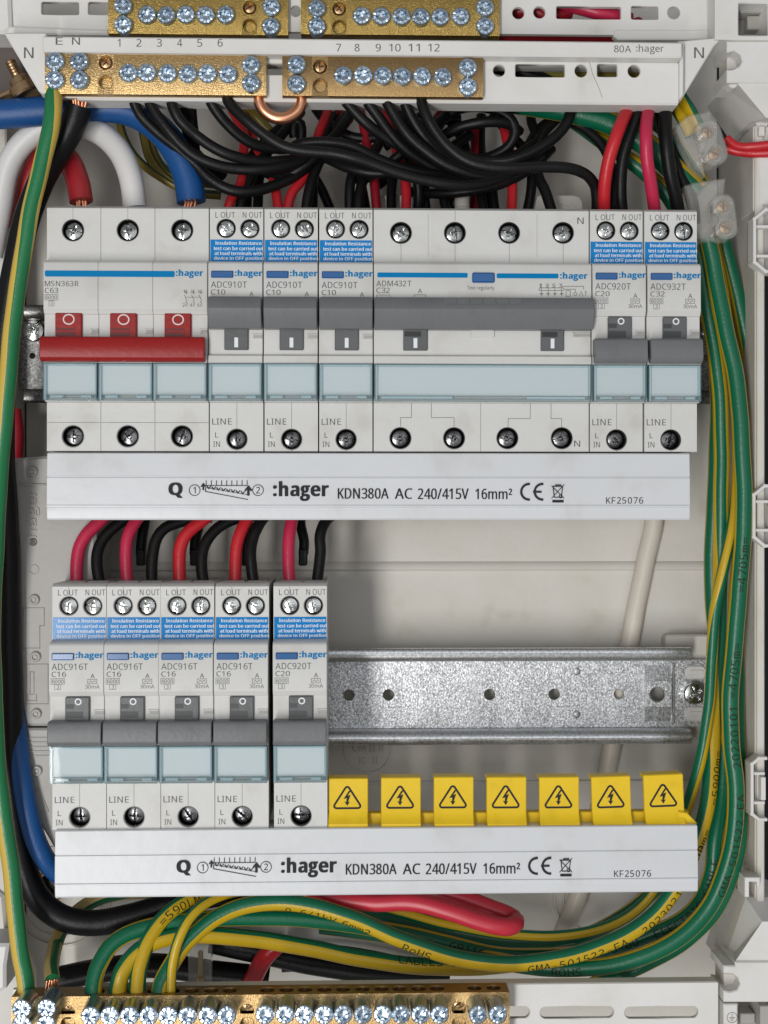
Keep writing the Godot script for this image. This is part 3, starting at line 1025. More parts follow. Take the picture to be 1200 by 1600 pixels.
	commit(mb, "incoming_marking", M.ink_grey, o)
	mb = MB.new()
	for t in tops:
		mb.stroke([Vector3(t[0], 25.6, 0.03), Vector3(t[0], t[1] - 3.8, 0.03)], 0.12)
	mb.stroke([Vector3(tops[1][0], 42.2, 0.03), Vector3(tops[1][0], tops[1][1] + 3.8, 0.03)], 0.12)
	mb.stroke([P(751, 630, 0.03), P(751, 705, 0.03)], 0.12)
	mb.stroke([P(669, 335, 0.03), P(669, 402, 0.03)], 0.07)
	mb.stroke([P(839, 335, 0.03), P(839, 402, 0.03)], 0.07)
	commit(mb, "moulding_seam", M.joint, o)
	# rounded clip feet that stick up behind the top
	for cx in [626.0, 872.0]:
		mb = MB.new()
		p = P(cx - 39, 345, -30)
		q = P(cx + 39, 305, -30)
		mb.rbox(p.x, p.y - 4, q.x, q.y, -34, -30, 3.0, 0.4)
		var ft := commit(mb, "rail_clip", M.panel, o)
		mb = MB.new()
		mb.rbox(p.x + 5, p.y, q.x - 5, q.y - 3.2, -30.4, -29.6, 1.8, 0.2)
		commit(mb, "clip_rib", M.panel, ft)

func make_busbar_cover() -> Node3D:
	var a := at(73, 707, 2)
	var o := thing("busbar_cover", "printed light grey busbar cover under the upper breaker row", "busbar cover", "busbar covers below the breaker rows", a)
	org = a
	var w := 210.4
	var mb := MB.new()
	mb.extr(PackedVector2Array([Vector2(0, -14), Vector2(0, -1.0), Vector2(-0.35, -0.6), Vector2(-7.6, 0.0), Vector2(-7.8, -0.5), Vector2(-8.05, -0.5), Vector2(-8.25, 0.0), Vector2(-17.0, 0.35), Vector2(-17.2, 0.75), Vector2(-17.6, 0.7), Vector2(-17.85, 0.0), Vector2(-19.2, 0.1), Vector2(-21.4, -0.25), Vector2(-21.9, -0.7), Vector2(-22.0, -14)]), 0, w, 0.15, AX_X, 0.97)
	commit(mb, "profile", M.cover, o)
	mb = MB.new()
	var z := 2.38
	bold_text(mb, "Q", 264, 754, 285, 778, z, 0.35)
	ring(mb, P(304, 766, z + 0.05), 1.75, 0.22)
	ring(mb, P(403, 766, z + 0.05), 1.75, 0.22)
	ptext(mb, "1", 302, 761, 305.5, 771, z)
	ptext(mb, "2", 400, 761, 406, 771, z)
	for k in 9:
		var x := 322.0 + k * 8.0
		mb.stroke([P(x, 751, z + 0.05), P(x, 758.5, z + 0.05)], 0.2)
	mb.stroke([P(320, 758.8, z + 0.05), P(386, 758.8, z + 0.05)], 0.22)
	for k in 8:
		var x := 326.0 + k * 7.6
		var y := 760.0 + k * 1.15
		mb.stroke([P(x - 2.5, y, z + 0.05), P(x, y + 3.5, z + 0.05), P(x + 3, y, z + 0.05)], 0.32)
	mb.stroke([P(321, 762, z + 0.05), P(321, 768, z + 0.05), P(387, 780.5, z + 0.05)], 0.24)
	mb.stroke([P(321, 762, z + 0.05), P(386, 773, z + 0.05)], 0.16)
	mb.stroke([P(317.5, 765, z + 0.05), P(317.5, 757, z + 0.05)], 0.5)
	mb.stroke([P(314.5, 760, z + 0.05), P(317.5, 756, z + 0.05), P(320.5, 760, z + 0.05)], 0.4)
	mb.stroke([P(388, 773, z + 0.05), P(388, 763, z + 0.05)], 0.8)
	mb.stroke([P(383.5, 766, z + 0.05), P(388, 760.5, z + 0.05), P(392.5, 766, z + 0.05)], 0.6)
	bold_text(mb, ":hager", 427, 752, 513, 783, z, 0.22)
	bold_text(mb, "KDN380A", 528, 763, 607, 779.3, z, 0.14, "plain")
	bold_text(mb, "AC", 617, 763.2, 644, 779.5, z, 0.14, "plain")
	bold_text(mb, "240/415V", 653, 763.4, 732, 780, z, 0.14, "plain")
	bold_text(mb, "16mm²", 743, 763.6, 800, 780, z, 0.14, "plain")
	ring(mb, P(826.5, 768.5, z + 0.05), 2.55, 0.75, PI * 0.5, PI * 1.5)
	ring(mb, P(847.5, 768.5, z + 0.05), 2.55, 0.75, PI * 0.5, PI * 1.5)
	mb.stroke([P(834, 768.5, z + 0.05), P(845, 768.5, z + 0.05)], 0.65)
	mb.stroke([P(864, 760, z + 0.05), P(866, 777, z + 0.05), P(877, 777, z + 0.05), P(879, 760, z + 0.05), P(864, 760, z + 0.05)], 0.3)
	mb.stroke([P(862, 759.5, z + 0.05), P(881, 778.5, z + 0.05)], 0.24)
	mb.stroke([P(881, 757.5, z + 0.05), P(862, 778.5, z + 0.05)], 0.24)
	mb.stroke([P(868, 758, z + 0.05), P(876, 758, z + 0.05)], 0.4)
	ring(mb, P(876, 775.5, z + 0.05), 0.5, 0.3)
	mb.stroke([P(864.5, 783.2, z + 0.05), P(879, 783.2, z + 0.05)], 0.85)
	ptext(mb, "KF25076", 947, 777, 1005, 787, z, "mono")
	commit(mb, "printed_marking", M.ink, o)
	return o

func bold_text(mb: MB, s: String, x0: float, y0: float, x1: float, y1: float, z: float, grow: float, font := "bold") -> void:
	var a := P(x0, y0, z)
	var b := P(x1, y1, z)
	var g := Vector3(grow / 2, 0, 0.004)
	text(mb, s, a - g, b - g, font)
	text(mb, s, a + g, b + g, font)

# ------------------------------------------------------------------ enclosure
func merge(dst: MB, src: MB, t: Transform3D) -> void:
	for i in src.v.size():
		dst.v.append(t * src.v[i])
		dst.n.append((t.basis * src.n[i]).normalized())
		dst.c.append(src.c[i])

func poly_at(pts: Array, z: float) -> PackedVector2Array:
	var p := PackedVector2Array()
	for q in pts:
		var w := at(q[0], q[1], z)
		p.append(Vector2(w.x, w.y))
	return p

func px_block(mb: MB, pts: Array, z0: float, z1: float, bev := 0.4) -> void:
	mb.extr(poly_at(pts, z1), z0, z1, bev, AX_Z)

func px_box(mb: MB, x0: float, y0: float, x1: float, y1: float, z0: float, z1: float, r := 0.4, bev := 0.3) -> void:
	var a := at(x0, y0, z1)
	var b := at(x1, y1, z1)
	mb.rbox(a.x, b.y, b.x, a.y, z0, z1, r, bev)

# a flat face that flares back to a wider outline, then runs straight back
func px_loft(mb: MB, front: Array, zf: float, back: Array, zb: float, zend: float) -> void:
	var f := poly_at(front, zf)
	var b := poly_at(back, zb)
	var k := f.size()
	var c := Vector2.ZERO
	for p in f:
		c += p / k
	for i in k:
		var j := (i + 1) % k
		var f0 := Vector3(f[i].x, f[i].y, zf)
		var f1 := Vector3(f[j].x, f[j].y, zf)
		var b0 := Vector3(b[i].x, b[i].y, zb)
		var b1 := Vector3(b[j].x, b[j].y, zb)
		var e0 := Vector3(b[i].x, b[i].y, zend)
		var e1 := Vector3(b[j].x, b[j].y, zend)
		var out := Vector3((f[i].x + f[j].x) / 2 - c.x, (f[i].y + f[j].y) / 2 - c.y, 0.0)
		mb.flat(f0, f1, b1, out + Vector3(0, 0, 0.1))
		mb.flat(f0, b1, b0, out + Vector3(0, 0, 0.1))
		mb.flat(b0, b1, e1, out)
		mb.flat(b0, e1, e0, out)
		mb.flat(f0, f1, Vector3(c.x, c.y, zf), Vector3(0, 0, 1))

func make_enclosure() -> void:
	var o := thing("enclosure", "open off-white moulded plastic enclosure tray that holds the whole board", "enclosure")
	var mb := MB.new()
	mb.rbox(-131, -200, 127, 200, -65, -61, 1.0, 0.5)
	commit(mb, "back_panel", M.panel, o)
	# shallow steps moulded in the back
	mb = MB.new()
	var a := at(480, 877, -60)
	var b := at(1100, 889, -60)
	mb.extr(PackedVector2Array([Vector2(a.y, -61.2), Vector2(a.y - 0.4, -60.6), Vector2(b.y + 1.2, -59.8), Vector2(b.y, -59.7), Vector2(b.y - 0.9, -61.2)]), -120, 122, 0.2, AX_X)
	commit(mb, "moulded_step", M.panel, o)
	mb = MB.new()
	a = at(500, 1222, -60)
	mb.rbox(-112, a.y - 1.2, 118, a.y, -61.2, -60.4, 0.3, 0.3)
	commit(mb, "moulded_step", M.panel, o)
	# knockout rings pressed in the back
	for k in [[575, 1172, 39.0, 3], [938, 1402, 62.0, 4], [95, 1400, 66.0, 4], [610, 560, 60.0, 3]]:
		mb = MB.new()
		var c := at(k[0], k[1], -61)
		var r: float = k[2] * 0.237
		var prof := []
		prof.append(Vector2(r - 1.3, -0.1))
		prof.append(Vector2(r - 1.0, 0.5))
		prof.append(Vector2(r - 0.3, 0.5))
		prof.append(Vector2(r, -0.1))
		if k[3] == 4:
			prof.append(Vector2(r + 2.0, -0.1))
			prof.append(Vector2(r + 2.3, 0.9))
			prof.append(Vector2(r + 3.0, 0.9))
			prof.append(Vector2(r + 3.4, -0.1))
		prof.reverse()
		mb.lathe(prof, 48, Transform3D(Basis.IDENTITY, c))
		commit(mb, "knockout_ring", M.panel, o)
	mb = MB.new()
	var cc := at(575, 1172, -60.9)
	text(mb, "CM II R", cc + Vector3(-6, 2.5, 0), cc + Vector3(6, -0.5, 0), "plain", 0.0)
	text(mb, "IC   II", cc + Vector3(-3.5, -2.6, 0), cc + Vector3(3.5, -5.0, 0), "plain", 0.0)
	commit(mb, "moulded_text", M.bracket, o)
	# side walls
	mb = MB.new()
	var xr := at(1180, 700, -16).x
	mb.rbox(xr, -200, xr + 3.2, at(1170, 195, -16).y, -63, -16, 0.6, 0.6)
	commit(mb, "side_wall", M.panel, o)
	mb = MB.new()
	mb.rbox(-137, -200, -131.5, 200, -63, -34, 0.8, 0.6)
	commit(mb, "side_wall", M.panel, o)
	mb = MB.new()
	px_box(mb, 1183, 400, 1195, 1420, -30, -15, 0.4, 0.4)
	commit(mb, "wall_flange", M.panel, o)
	mb = MB.new()
	px_box(mb, 1177, 196, 1230, 330, -32, -17, 0.6, 0.5)
	commit(mb, "wall_post", M.panel, o)
	mb = MB.new()
	px_box(mb, 1186, 196, 1196, 212, -16.9, -14, 0.4, 0.4)
	px_box(mb, 1186, 218, 1230, 320, -16.9, -15.6, 0.4, 0.4)
	commit(mb, "post_rib", M.carrier, o)
	# latch clips on the right wall
	for k in [[1179, 324, 1216, 425], [1178, 757, 1214, 855], [1175, 1184, 1199, 1284]]:
		var p := at(k[0], k[1], -10)
		var q := at(k[2], k[3], -10)
		mb = MB.new()
		var h := p.y - q.y
		var w := q.x - p.x
		var ch := w * 0.42
		var hexa := [Vector2(q.x, p.y), Vector2(p.x + ch * 1.2, p.y), Vector2(p.x, p.y - ch), Vector2(p.x, q.y + ch), Vector2(p.x + ch * 1.2, q.y), Vector2(q.x, q.y)]
		mb.extr(PackedVector2Array(hexa), -19, -17.2, 0.3, AX_Z)
		var fr := commit(mb, "latch_clip", M.bracket, o)  # floor in the darker grey, which carries the shade of the recess
		mb = MB.new()
		for i in 5:
			var s: Vector2 = hexa[i]
			var e: Vector2 = hexa[i + 1]
			var d := (e - s).normalized()
			var t := Transform3D(Basis(Vector3(d.x, d.y, 0), Vector3(-d.y, d.x, 0), Vector3(0, 0, 1)), Vector3(s.x, s.y, 0.01 * i))
			mb.extr(MB.rrect(-0.45, -0.1, s.distance_to(e) + 0.45, 1.0, 0.3), -17.1, -11, 0.25, t)
		for f in [0.27, 0.73]:
			mb.rbox(p.x + 1.2, p.y - h * f - 0.5, q.x, p.y - h * f + 0.5, -17.1, -12.5, 0.2, 0.2)
		mb.rbox(q.x - 1.6, p.y - h * 0.68, q.x, p.y - h * 0.32, -17.1, -11.6, 0.2, 0.2)
		commit(mb, "clip_frame", M.carrier, fr)
	# corner block at the upper right, stepped, with a half-round notch
	mb = MB.new()
	px_block(mb, [[1136, 64], [1230, 64], [1230, 129], [1136, 129], [1136, 109], [1146, 108], [1156, 103], [1160, 95], [1157, 85], [1148, 79], [1136, 82]], -20, -3)
	commit(mb, "corner_block", M.carrier, o)
	mb = MB.new()
	px_block(mb, [[1136, 80], [1148, 79], [1157, 85], [1160, 95], [1156, 103], [1146, 108], [1136, 109]], -20, -10, 0.2)
	commit(mb, "notch_floor", M.panel, o)
	mb = MB.new()
	# sloping face under it
	px_loft(mb, [[1152, 130], [1230, 130], [1230, 184], [1197, 184]], -4.0, [[1132, 136], [1230, 128], [1230, 196], [1171, 192]], -17.0, -40.0)
	commit(mb, "corner_block", M.carrier, o)
	mb = MB.new()
	var pin := at(1145, 131, -6)
	mb.lathe([Vector2(0, 0.8), Vector2(1.3, 0.8), Vector2(1.6, 0.4), Vector2(1.6, -4)], 20, Transform3D(Basis.IDENTITY, pin))
	commit(mb, "peg", M.carrier, o)
	mb = MB.new()
	pin = at(1191, 190, -16)
	mb.lathe([Vector2(0, 0.8), Vector2(1.9, 0.8), Vector2(2.3, 0.3), Vector2(2.3, -8)], 20, Transform3D(Basis.IDENTITY, pin))
	commit(mb, "peg", M.carrier, o)
	# the block over it at the very top with a square pocket
	mb = MB.new()
	a = at(1117, 62, -2)
	b = at(1230, -20, -2)
	mb.plate(a.x, a.y, b.x, b.y, -20, -2, [[at(1177, 30, -2).x, at(1177, 30, -2).y, 4.9, 5.3, 0.4]], 0.4)
	commit(mb, "corner_block", M.carrier, o)
	mb = MB.new()
	px_box(mb, 1150, 0, 1205, 62, -20, -16, 0.2, 0.1)
	px_box(mb, 1157, 6, 1199, 20, -15.9, -9, 0.2, 0.3)
	px_box(mb, 1168, 24, 1196, 46, -15.9, -11, 0.2, 0.3)
	commit(mb, "pocket_floor", M.bracket, o)
	# lower right corner block
	mb = MB.new()
	px_block(mb, [[1131, 1509], [1149, 1509], [1149, 1503], [1230, 1503], [1230, 1566], [1131, 1566], [1131, 1548], [1141, 1550], [1152, 1547], [1157, 1538], [1154, 1528], [1146, 1522], [1131, 1521]], -20, -3)
	commit(mb, "corner_block", M.carrier, o)
	mb = MB.new()
	px_block(mb, [[1131, 1521], [1146, 1522], [1154, 1528], [1157, 1538], [1152, 1547], [1141, 1550], [1131, 1548]], -20, -9, 0.2)
	commit(mb, "notch_floor", M.panel, o)
	mb = MB.new()
	px_loft(mb, [[1149, 1502], [1230, 1502], [1230, 1440], [1191, 1440]], -4.0, [[1130, 1507], [1230, 1507], [1230, 1402], [1165, 1402]], -17.0, -40.0)
	commit(mb, "corner_block", M.carrier, o)
	mb = MB.new()
	px_block(mb, [[1131, 1569], [1153, 1569], [1153, 1640], [1131, 1640]], -20, -3)
	var leg := commit(mb, "corner_leg", M.carrier, o)
	mb = MB.new()
	org = Vector3.ZERO
	var ec := at(1144, 1590, -2.94)
	ring(mb, ec, 1.7, 0.18)
	mb.stroke([ec + Vector3(0, 1.2, 0), ec], 0.18)
	for k in 3:
		var hw := 1.0 - k * 0.32
		mb.stroke([ec + Vector3(-hw, -k * 0.45, 0), ec + Vector3(hw, -k * 0.45, 0)], 0.16)
	commit(mb, "earth_symbol", M.ink_grey, leg)
	mb = MB.new()
	px_box(mb, 1156, 1570, 1240, 1640, -24, -18, 0.2, 0.3)
	px_box(mb, 1157, 1584, 1180, 1600, -17.9, -10, 0.3, 0.3)
	px_box(mb, 1188, 1572, 1203, 1610, -17.9, -5, 0.3, 0.3)
	commit(mb, "pocket_floor", M.bracket, o)
	# small hook on the right wall
	mb = MB.new()
	px_block(mb, [[1164, 1402], [1164, 1371], [1188, 1371], [1188, 1385], [1183, 1385], [1183, 1378], [1171, 1378], [1171, 1402]], -20, -11, 0.3)
	commit(mb, "wall_hook", M.carrier, o)
	# lower left corner of the tray
	mb = MB.new()
	px_block(mb, [[-20, 1475], [14, 1475], [9, 1510], [9, 1545], [-20, 1560]], -30, -12, 1.0)
	commit(mb, "corner_block", M.carrier, o)
	mb = MB.new()
	px_block(mb, [[-20, 1380], [6, 1400], [12, 1470], [40, 1540], [40, 1640], [-20, 1640]], -50, -32, 1.0)
	commit(mb, "corner_web", M.panel, o)

func make_bracket() -> void:
	var o := thing("side_bracket", "tall grey moulded bracket with raised lettering and studs behind the left wires", "bracket")
	var z := -20.0
	var mb := MB.new()
	px_block(mb, [[21, 716], [78, 712], [150, 712], [150, 1135], [39, 1135], [33, 1100], [24, 900]], -50, z, 1.0)
	commit(mb, "upper_plate", M.bracket, o)
	mb = MB.new()
	px_block(mb, [[41, 1138], [150, 1138], [150, 1330], [88, 1330], [52, 1270], [43, 1200]], -50, z + 0.6, 0.7)
	commit(mb, "lower_plate", M.bracket, o)
	mb = MB.new()
	px_box(mb, 24, 756, 120, 759, z - 0.5, z + 0.7, 0.2, 0.2)
	commit(mb, "raised_rib", M.bracket, o)
	for k in 5:
		mb = MB.new()
		px_box(mb, 43, 1152 + k * 7, 80, 1155 + k * 7, z + 0.3, z + 0.95, 0.2, 0.15)
		commit(mb, "raised_rib", M.bracket, o)
	for k in [[51, 737], [54, 937], [56, 1026], [57, 1115], [58, 1204]]:
		mb = MB.new()
		var zz := z + (0.6 if k[1] > 1138 else 0.0)
		mb.lathe([Vector2(0, 0.9), Vector2(0.6, 0.9), Vector2(0.7, 0.5), Vector2(1.0, 0.5), Vector2(1.1, 1.1), Vector2(1.5, 1.1), Vector2(1.8, 0.6), Vector2(1.8, -0.3)], 22, Transform3D(Basis.IDENTITY, at(k[0], k[1], zz)))
		commit(mb, "stud", M.bracket, o)
	mb = MB.new()
	mb.lathe([Vector2(0, 0.6), Vector2(1.2, 0.4), Vector2(1.5, -0.3)], 20, Transform3D(Basis.IDENTITY, at(52, 847, z)))
	commit(mb, "stud", M.joint, o)  # a dark hole: its shade is put into the colour of a low dome
	mb = MB.new()
	mb.lathe([Vector2(1.3, -0.1), Vector2(1.4, 0.35), Vector2(1.7, 0.35), Vector2(1.8, -0.1)], 24, Transform3D(Basis.IDENTITY, at(53, 890, z)))
	commit(mb, "moulded_ring", M.bracket, o)
	# raised lettering, read from the bottom up: a thin solid
	var g := glyph(":hager", "plain")
	mb = MB.new()
	var a := at(42, 848, z)
	var b := at(62, 766, z)
	var lo: Vector2 = g[1]
	var hi: Vector2 = g[2]
	var q := PackedVector3Array()
	for p in g[0]:
		q.append(Vector3(lerpf(b.x, a.x, (p.y - lo.y) / (hi.y - lo.y)), lerpf(a.y, b.y, (p.x - lo.x) / (hi.x - lo.x)), z + 0.45))
	for i in range(0, q.size() - 2, 3):
		mb.tri(q[i], q[i + 1], q[i + 2], Vector3(0, 0, 1), Vector3(0, 0, 1), Vector3(0, 0, 1))
		for e in 3:
			var u := q[i + e]
			var w := q[i + (e + 1) % 3]
			mb.flat(u, w, w - Vector3(0, 0, 0.6), Vector3(u.y - w.y, w.x - u.x, 0))
			mb.flat(u, w - Vector3(0, 0, 0.6), u - Vector3(0, 0, 0.6), Vector3(u.y - w.y, w.x - u.x, 0))
	commit(mb, "raised_lettering", M.bracket, o)
	mb = MB.new()
	org = Vector3.ZERO
	var zz := z + 0.05
	for l in [[[37, 950], [69, 950], [69, 978], [62, 978], [62, 1013], [37, 1013], [37, 950]], [[36, 1038], [75, 1038], [75, 1100], [36, 1100], [36, 1038]], [[47, 1050], [47, 1085], [53, 1085], [53, 1050], [47, 1050]], [[43, 1085], [43, 1095], [57, 1095], [57, 1085]]]:
		var pts := []
		for k in l:
			pts.append(at(k[0], k[1], zz))
		for i in pts.size() - 1:
			var s: Vector3 = pts[i]
			var e: Vector3 = pts[i + 1]
			mb.rbox(minf(s.x, e.x) - 0.12, minf(s.y, e.y) - 0.12, maxf(s.x, e.x) + 0.12, maxf(s.y, e.y) + 0.12, z - 0.2, z + 0.3, 0.05, 0.08)
	commit(mb, "moulded_symbol", M.bracket, o)
	mb = MB.new()
	var tri := [at(60, 1230, z + 0.6), at(45, 1268, z + 0.6), at(76, 1268, z + 0.6)]
	for i in 3:
		var s: Vector3 = tri[i]
		var e: Vector3 = tri[(i + 1) % 3]
		var d := (e - s).normalized()
		var t := Transform3D(Basis(d, Vector3(-d.y, d.x, 0), Vector3(0, 0, 1)), s)
		mb.extr(MB.rrect(0, -0.15, s.distance_to(e), 0.15, 0.1), 0, 0.4, 0.08, t)
	commit(mb, "moulded_triangle", M.bracket, o)

# ------------------------------------------------------------------ rails
func rail(label: String, x0: float, x1: float, web_x0: float, web_x1: float, yc: float, holes: Array, full: bool) -> Node3D:
	var o := thing("mounting_rail", label, "rail", "steel rails behind the breakers")
	# lips: folded strips, 35 mm over all
	for s in [1.0, -1.0]:
		var mb := MB.new()
		var prof := PackedVector2Array([Vector2(s * 17.6, -45.8), Vector2(s * 17.5, -45.0), Vector2(s * 17.2, -44.4), Vector2(s * 16.6, -44.05), Vector2(s * 15.2, -43.9), Vector2(s * 14.0, -44.15), Vector2(s * 13.2, -44.7), Vector2(s * 12.7, -45.6), Vector2(s * 12.5, -46.6), Vector2(s * 12.5, -51.3), Vector2(s * 13.4, -51.3), Vector2(s * 13.5, -46.2), Vector2(s * 14.4, -45.2), Vector2(s * 16.6, -45.3), Vector2(s * 16.9, -45.8)])
		var pp := PackedVector2Array()
		for k in prof:
			pp.append(Vector2(k.x + yc, k.y))
		mb.extr(pp, x0, x1, 0.3, AX_X)
		commit(mb, "rail_lip", M.galvanised_lip if full else M.galvanised_shaded, o)
		mb = MB.new()
		mb.rbox(x0 + 0.3, yc + s * 15.4 - 0.3, x1 - 2.5, yc + s * 15.4 + 0.3, -44.2, -43.72, 0.2, 0.15)
		commit(mb, "rolled_bead", M.galvanised_lip if full else M.galvanised_shaded, o)
	var mb := MB.new()
	var hs := []
	for h in holes:
		hs.append([h[0], yc + h[1], h[2], h[3], h[4]])
	mb.plate(web_x0, yc - 12.4, web_x1, yc + 12.4, -52.6, -51.5, hs, 0.15)
	commit(mb, "rail_web", M.galvanised if full else M.galvanised_shaded, o)
	if full:
		# raised bridge near the end with its own hole, a bright sheared edge and two dimples
		var a := at(1008, 1080, -50).x
		var b := at(1049, 1080, -50).x
		mb = MB.new()
		mb.plate(a, yc - 4.7, b, yc + 4.7, -51.4, -49.6, [[at(1027, 1082, -49.6).x, yc - 0.2, 2.7, 2.7, 2.7]], 0.2)
		commit(mb, "pressed_bridge", M.galvanised, o)
		for s in [-1.0, 1.0]:
			mb = MB.new()
			mb.extr(PackedVector2Array([Vector2(yc + s * 4.8, -49.65), Vector2(yc + s * 10.3, -51.3), Vector2(yc + s * 10.3, -51.45), Vector2(yc + s * 4.8, -51.45)]), a, b, 0.05, AX_X)
			commit(mb, "bridge_flank", M.galvanised, o)
		mb = MB.new()
		mb.rbox(b + 0.5, yc - 11, b + 1.4, yc + 11.2, -51.45, -50.3, 0.3, 0.28)
		commit(mb, "folded_edge", M.galvanised_lip, o)
		for d in [1049.0, 1116.0]:
			mb = MB.new()
			var c := at(901, d, -51.4)
			mb.lathe([Vector2(0, 0.5), Vector2(0.8, 0.35), Vector2(1.5, -0.05)], 18, Transform3D(Basis.IDENTITY, c))
			commit(mb, "dimple", M.galvanised, o)
	return o

func make_rails() -> void:
	var yc := -66.8
	var holes := []
	for h in [[545, 2.0], [607, 2.0], [765, 2.0], [866, 2.0], [967, 1.8], [1027, 2.6]]:
		var c := at(h[0], 1082, -51.5)
		holes.append([c.x, -0.2, h[1], h[1], h[1]])
	var o := rail("galvanised steel rail lying bare to the right of the lower breakers", -112, at(1082, 1080, -44).x, -112, at(1106, 1080, -51.5).x, yc, holes, true)
	place_mesh(rail_screw, "fixing_screw", o, at(1086, 1084, -48), Vector3(0, 0, 0.5))
	var mb := MB.new()
	# moulded pillar that carries the end of the rail
	var p := thing("rail_pillar", "off-white moulded pillar under the right end of the bare rail", "support")
	px_block(mb, [[1066, 1042], [1074, 1036], [1090, 1036], [1104, 1042], [1106, 1120], [1098, 1130], [1076, 1130], [1066, 1120]], -61.5, -52.9, 0.5)
	px_box(mb, 1040, 992, 1112, 1060, -61.5, -54, 1.6, 0.6)
	commit(mb, "pillar_block", M.panel, p)
	for y in [[1040.0, 1062.0], [1104.0, 1128.0]]:
		mb = MB.new()
		px_box(mb, 1071, y[0], 1105, y[1], -52.8, -50.6, 2.4, 0.5)
		px_box(mb, 1077, (y[0] + y[1]) / 2 - 4, 1100, (y[0] + y[1]) / 2 + 3, -50.7, -50.2, 0.8, 0.15)
		commit(mb, "pillar_pad", M.carrier, p)
	# upper rail: only its ends show
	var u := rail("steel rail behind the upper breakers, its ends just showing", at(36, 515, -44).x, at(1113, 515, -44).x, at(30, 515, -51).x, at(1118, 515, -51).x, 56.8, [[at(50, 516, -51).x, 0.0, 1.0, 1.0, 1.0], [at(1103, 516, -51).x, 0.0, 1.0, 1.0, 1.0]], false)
	place_mesh(rail_screw, "fixing_screw", u, at(52, 516, -48), Vector3(0, 0, 0.9))
	place_mesh(rail_screw, "fixing_screw", u, at(1104, 520, -48), Vector3(0, 0, 0.2))

# ------------------------------------------------------------------ terminal carriers and brass bars
func brass(label: String, x0: float, y0: float, x1: float, y1: float, zf: float, depth: float, m: Material, screws: Array, holes: Array, proud: float, mesh: ArrayMesh, top_holes := []) -> Node3D:
	var o := thing("brass_terminal_bar", label, "terminal bar", "brass terminal bars with zinc screws")
	var a := at(x0, (y0 + y1) / 2, zf).x
	var b := at(x1, (y0 + y1) / 2, zf).x
	var t := at((x0 + x1) / 2, y0, zf).y
	var u := at((x0 + x1) / 2, y1, zf).y
	var mb := MB.new()
	var cols := []
	for h in holes:
		var hx := at(h[0], h[1], zf).x
		if cols.all(func(e): return absf(e - hx) > 1.5):
			cols.append(hx)
	cols.sort()
	var lx := a
	var prof := MB.rrect(u, zf - depth, t, zf, 0.35, 2)
	if top_holes.size():
		prof = MB.rrect(u, zf - depth, t - 3.0, zf, 0.1, 2)
	var tone := 1.0
	for c in cols:
		mb.extr(prof, lx, c - 2.6, 0.0, AX_X)
		mb.extr(MB.rrect(u, zf - depth, t - (3.0 if top_holes.size() else 0.0), zf - 2.75, 0.1, 2), c - 2.6, c + 2.6, 0.0, AX_X)
		var ys := []
		for h in holes:
			if absf(at(h[0], h[1], zf).x - c) < 1.5:
				ys.append(at(h[0], h[1], zf).y)
		ys.sort()
		var ym: float = (ys[0] + ys[1]) / 2
		mb.plate(c - 2.6, u, c + 2.6, ym, zf - 2.7, zf, [[c, ys[0], 2.15, 2.15, 2.15]], 0.2)
		mb.plate(c - 2.6, ym, c + 2.6, t - (3.0 if top_holes.size() else 0.0), zf - 2.7, zf, [[c, minf(ys[1], t - 5.3) if top_holes.size() else ys[1], 2.15, 2.15, 2.15]], 0.2)
		lx = c + 2.6
	mb.extr(prof, lx, b, 0.0, AX_X)
	if top_holes.size():
		var mt := MB.new()
		var hs := []
		for x in top_holes:
			hs.append([at(x, y0, zf).x, -(zf - depth * 0.5), 2.35, 2.35, 2.35])
		mt.plate(a, -zf + 0.0, b, -(zf - depth), 0.0, 3.0, hs, 0.25)
		merge(mb, mt, Transform3D(Basis(Vector3(1, 0, 0), Vector3(0, 0, -1), Vector3(0, 1, 0)), Vector3(0, t - 3.0, 0)))
	commit(mb, "bar", m, o)
	for s in screws:
		place_mesh(mesh, "terminal_screw", o, at(s[0], s[1], zf + proud), Vector3(rng.randf_range(-0.07, 0.07), rng.randf_range(-0.07, 0.07), rng.randf_range(0, PI)))
	if holes.size():
		for h in holes:
			var p := at(h[0], h[1], zf - 1.5)
			if int(absf(h[1])) % 1000 < 1590 and h == holes[0] or proud > 5.0 and h[1] < 1590:
				place_mesh(stub_screw, "grub_screw", o, p, Vector3(0, 0, rng.randf_range(0, PI)))
	return o

var stub_screw: ArrayMesh

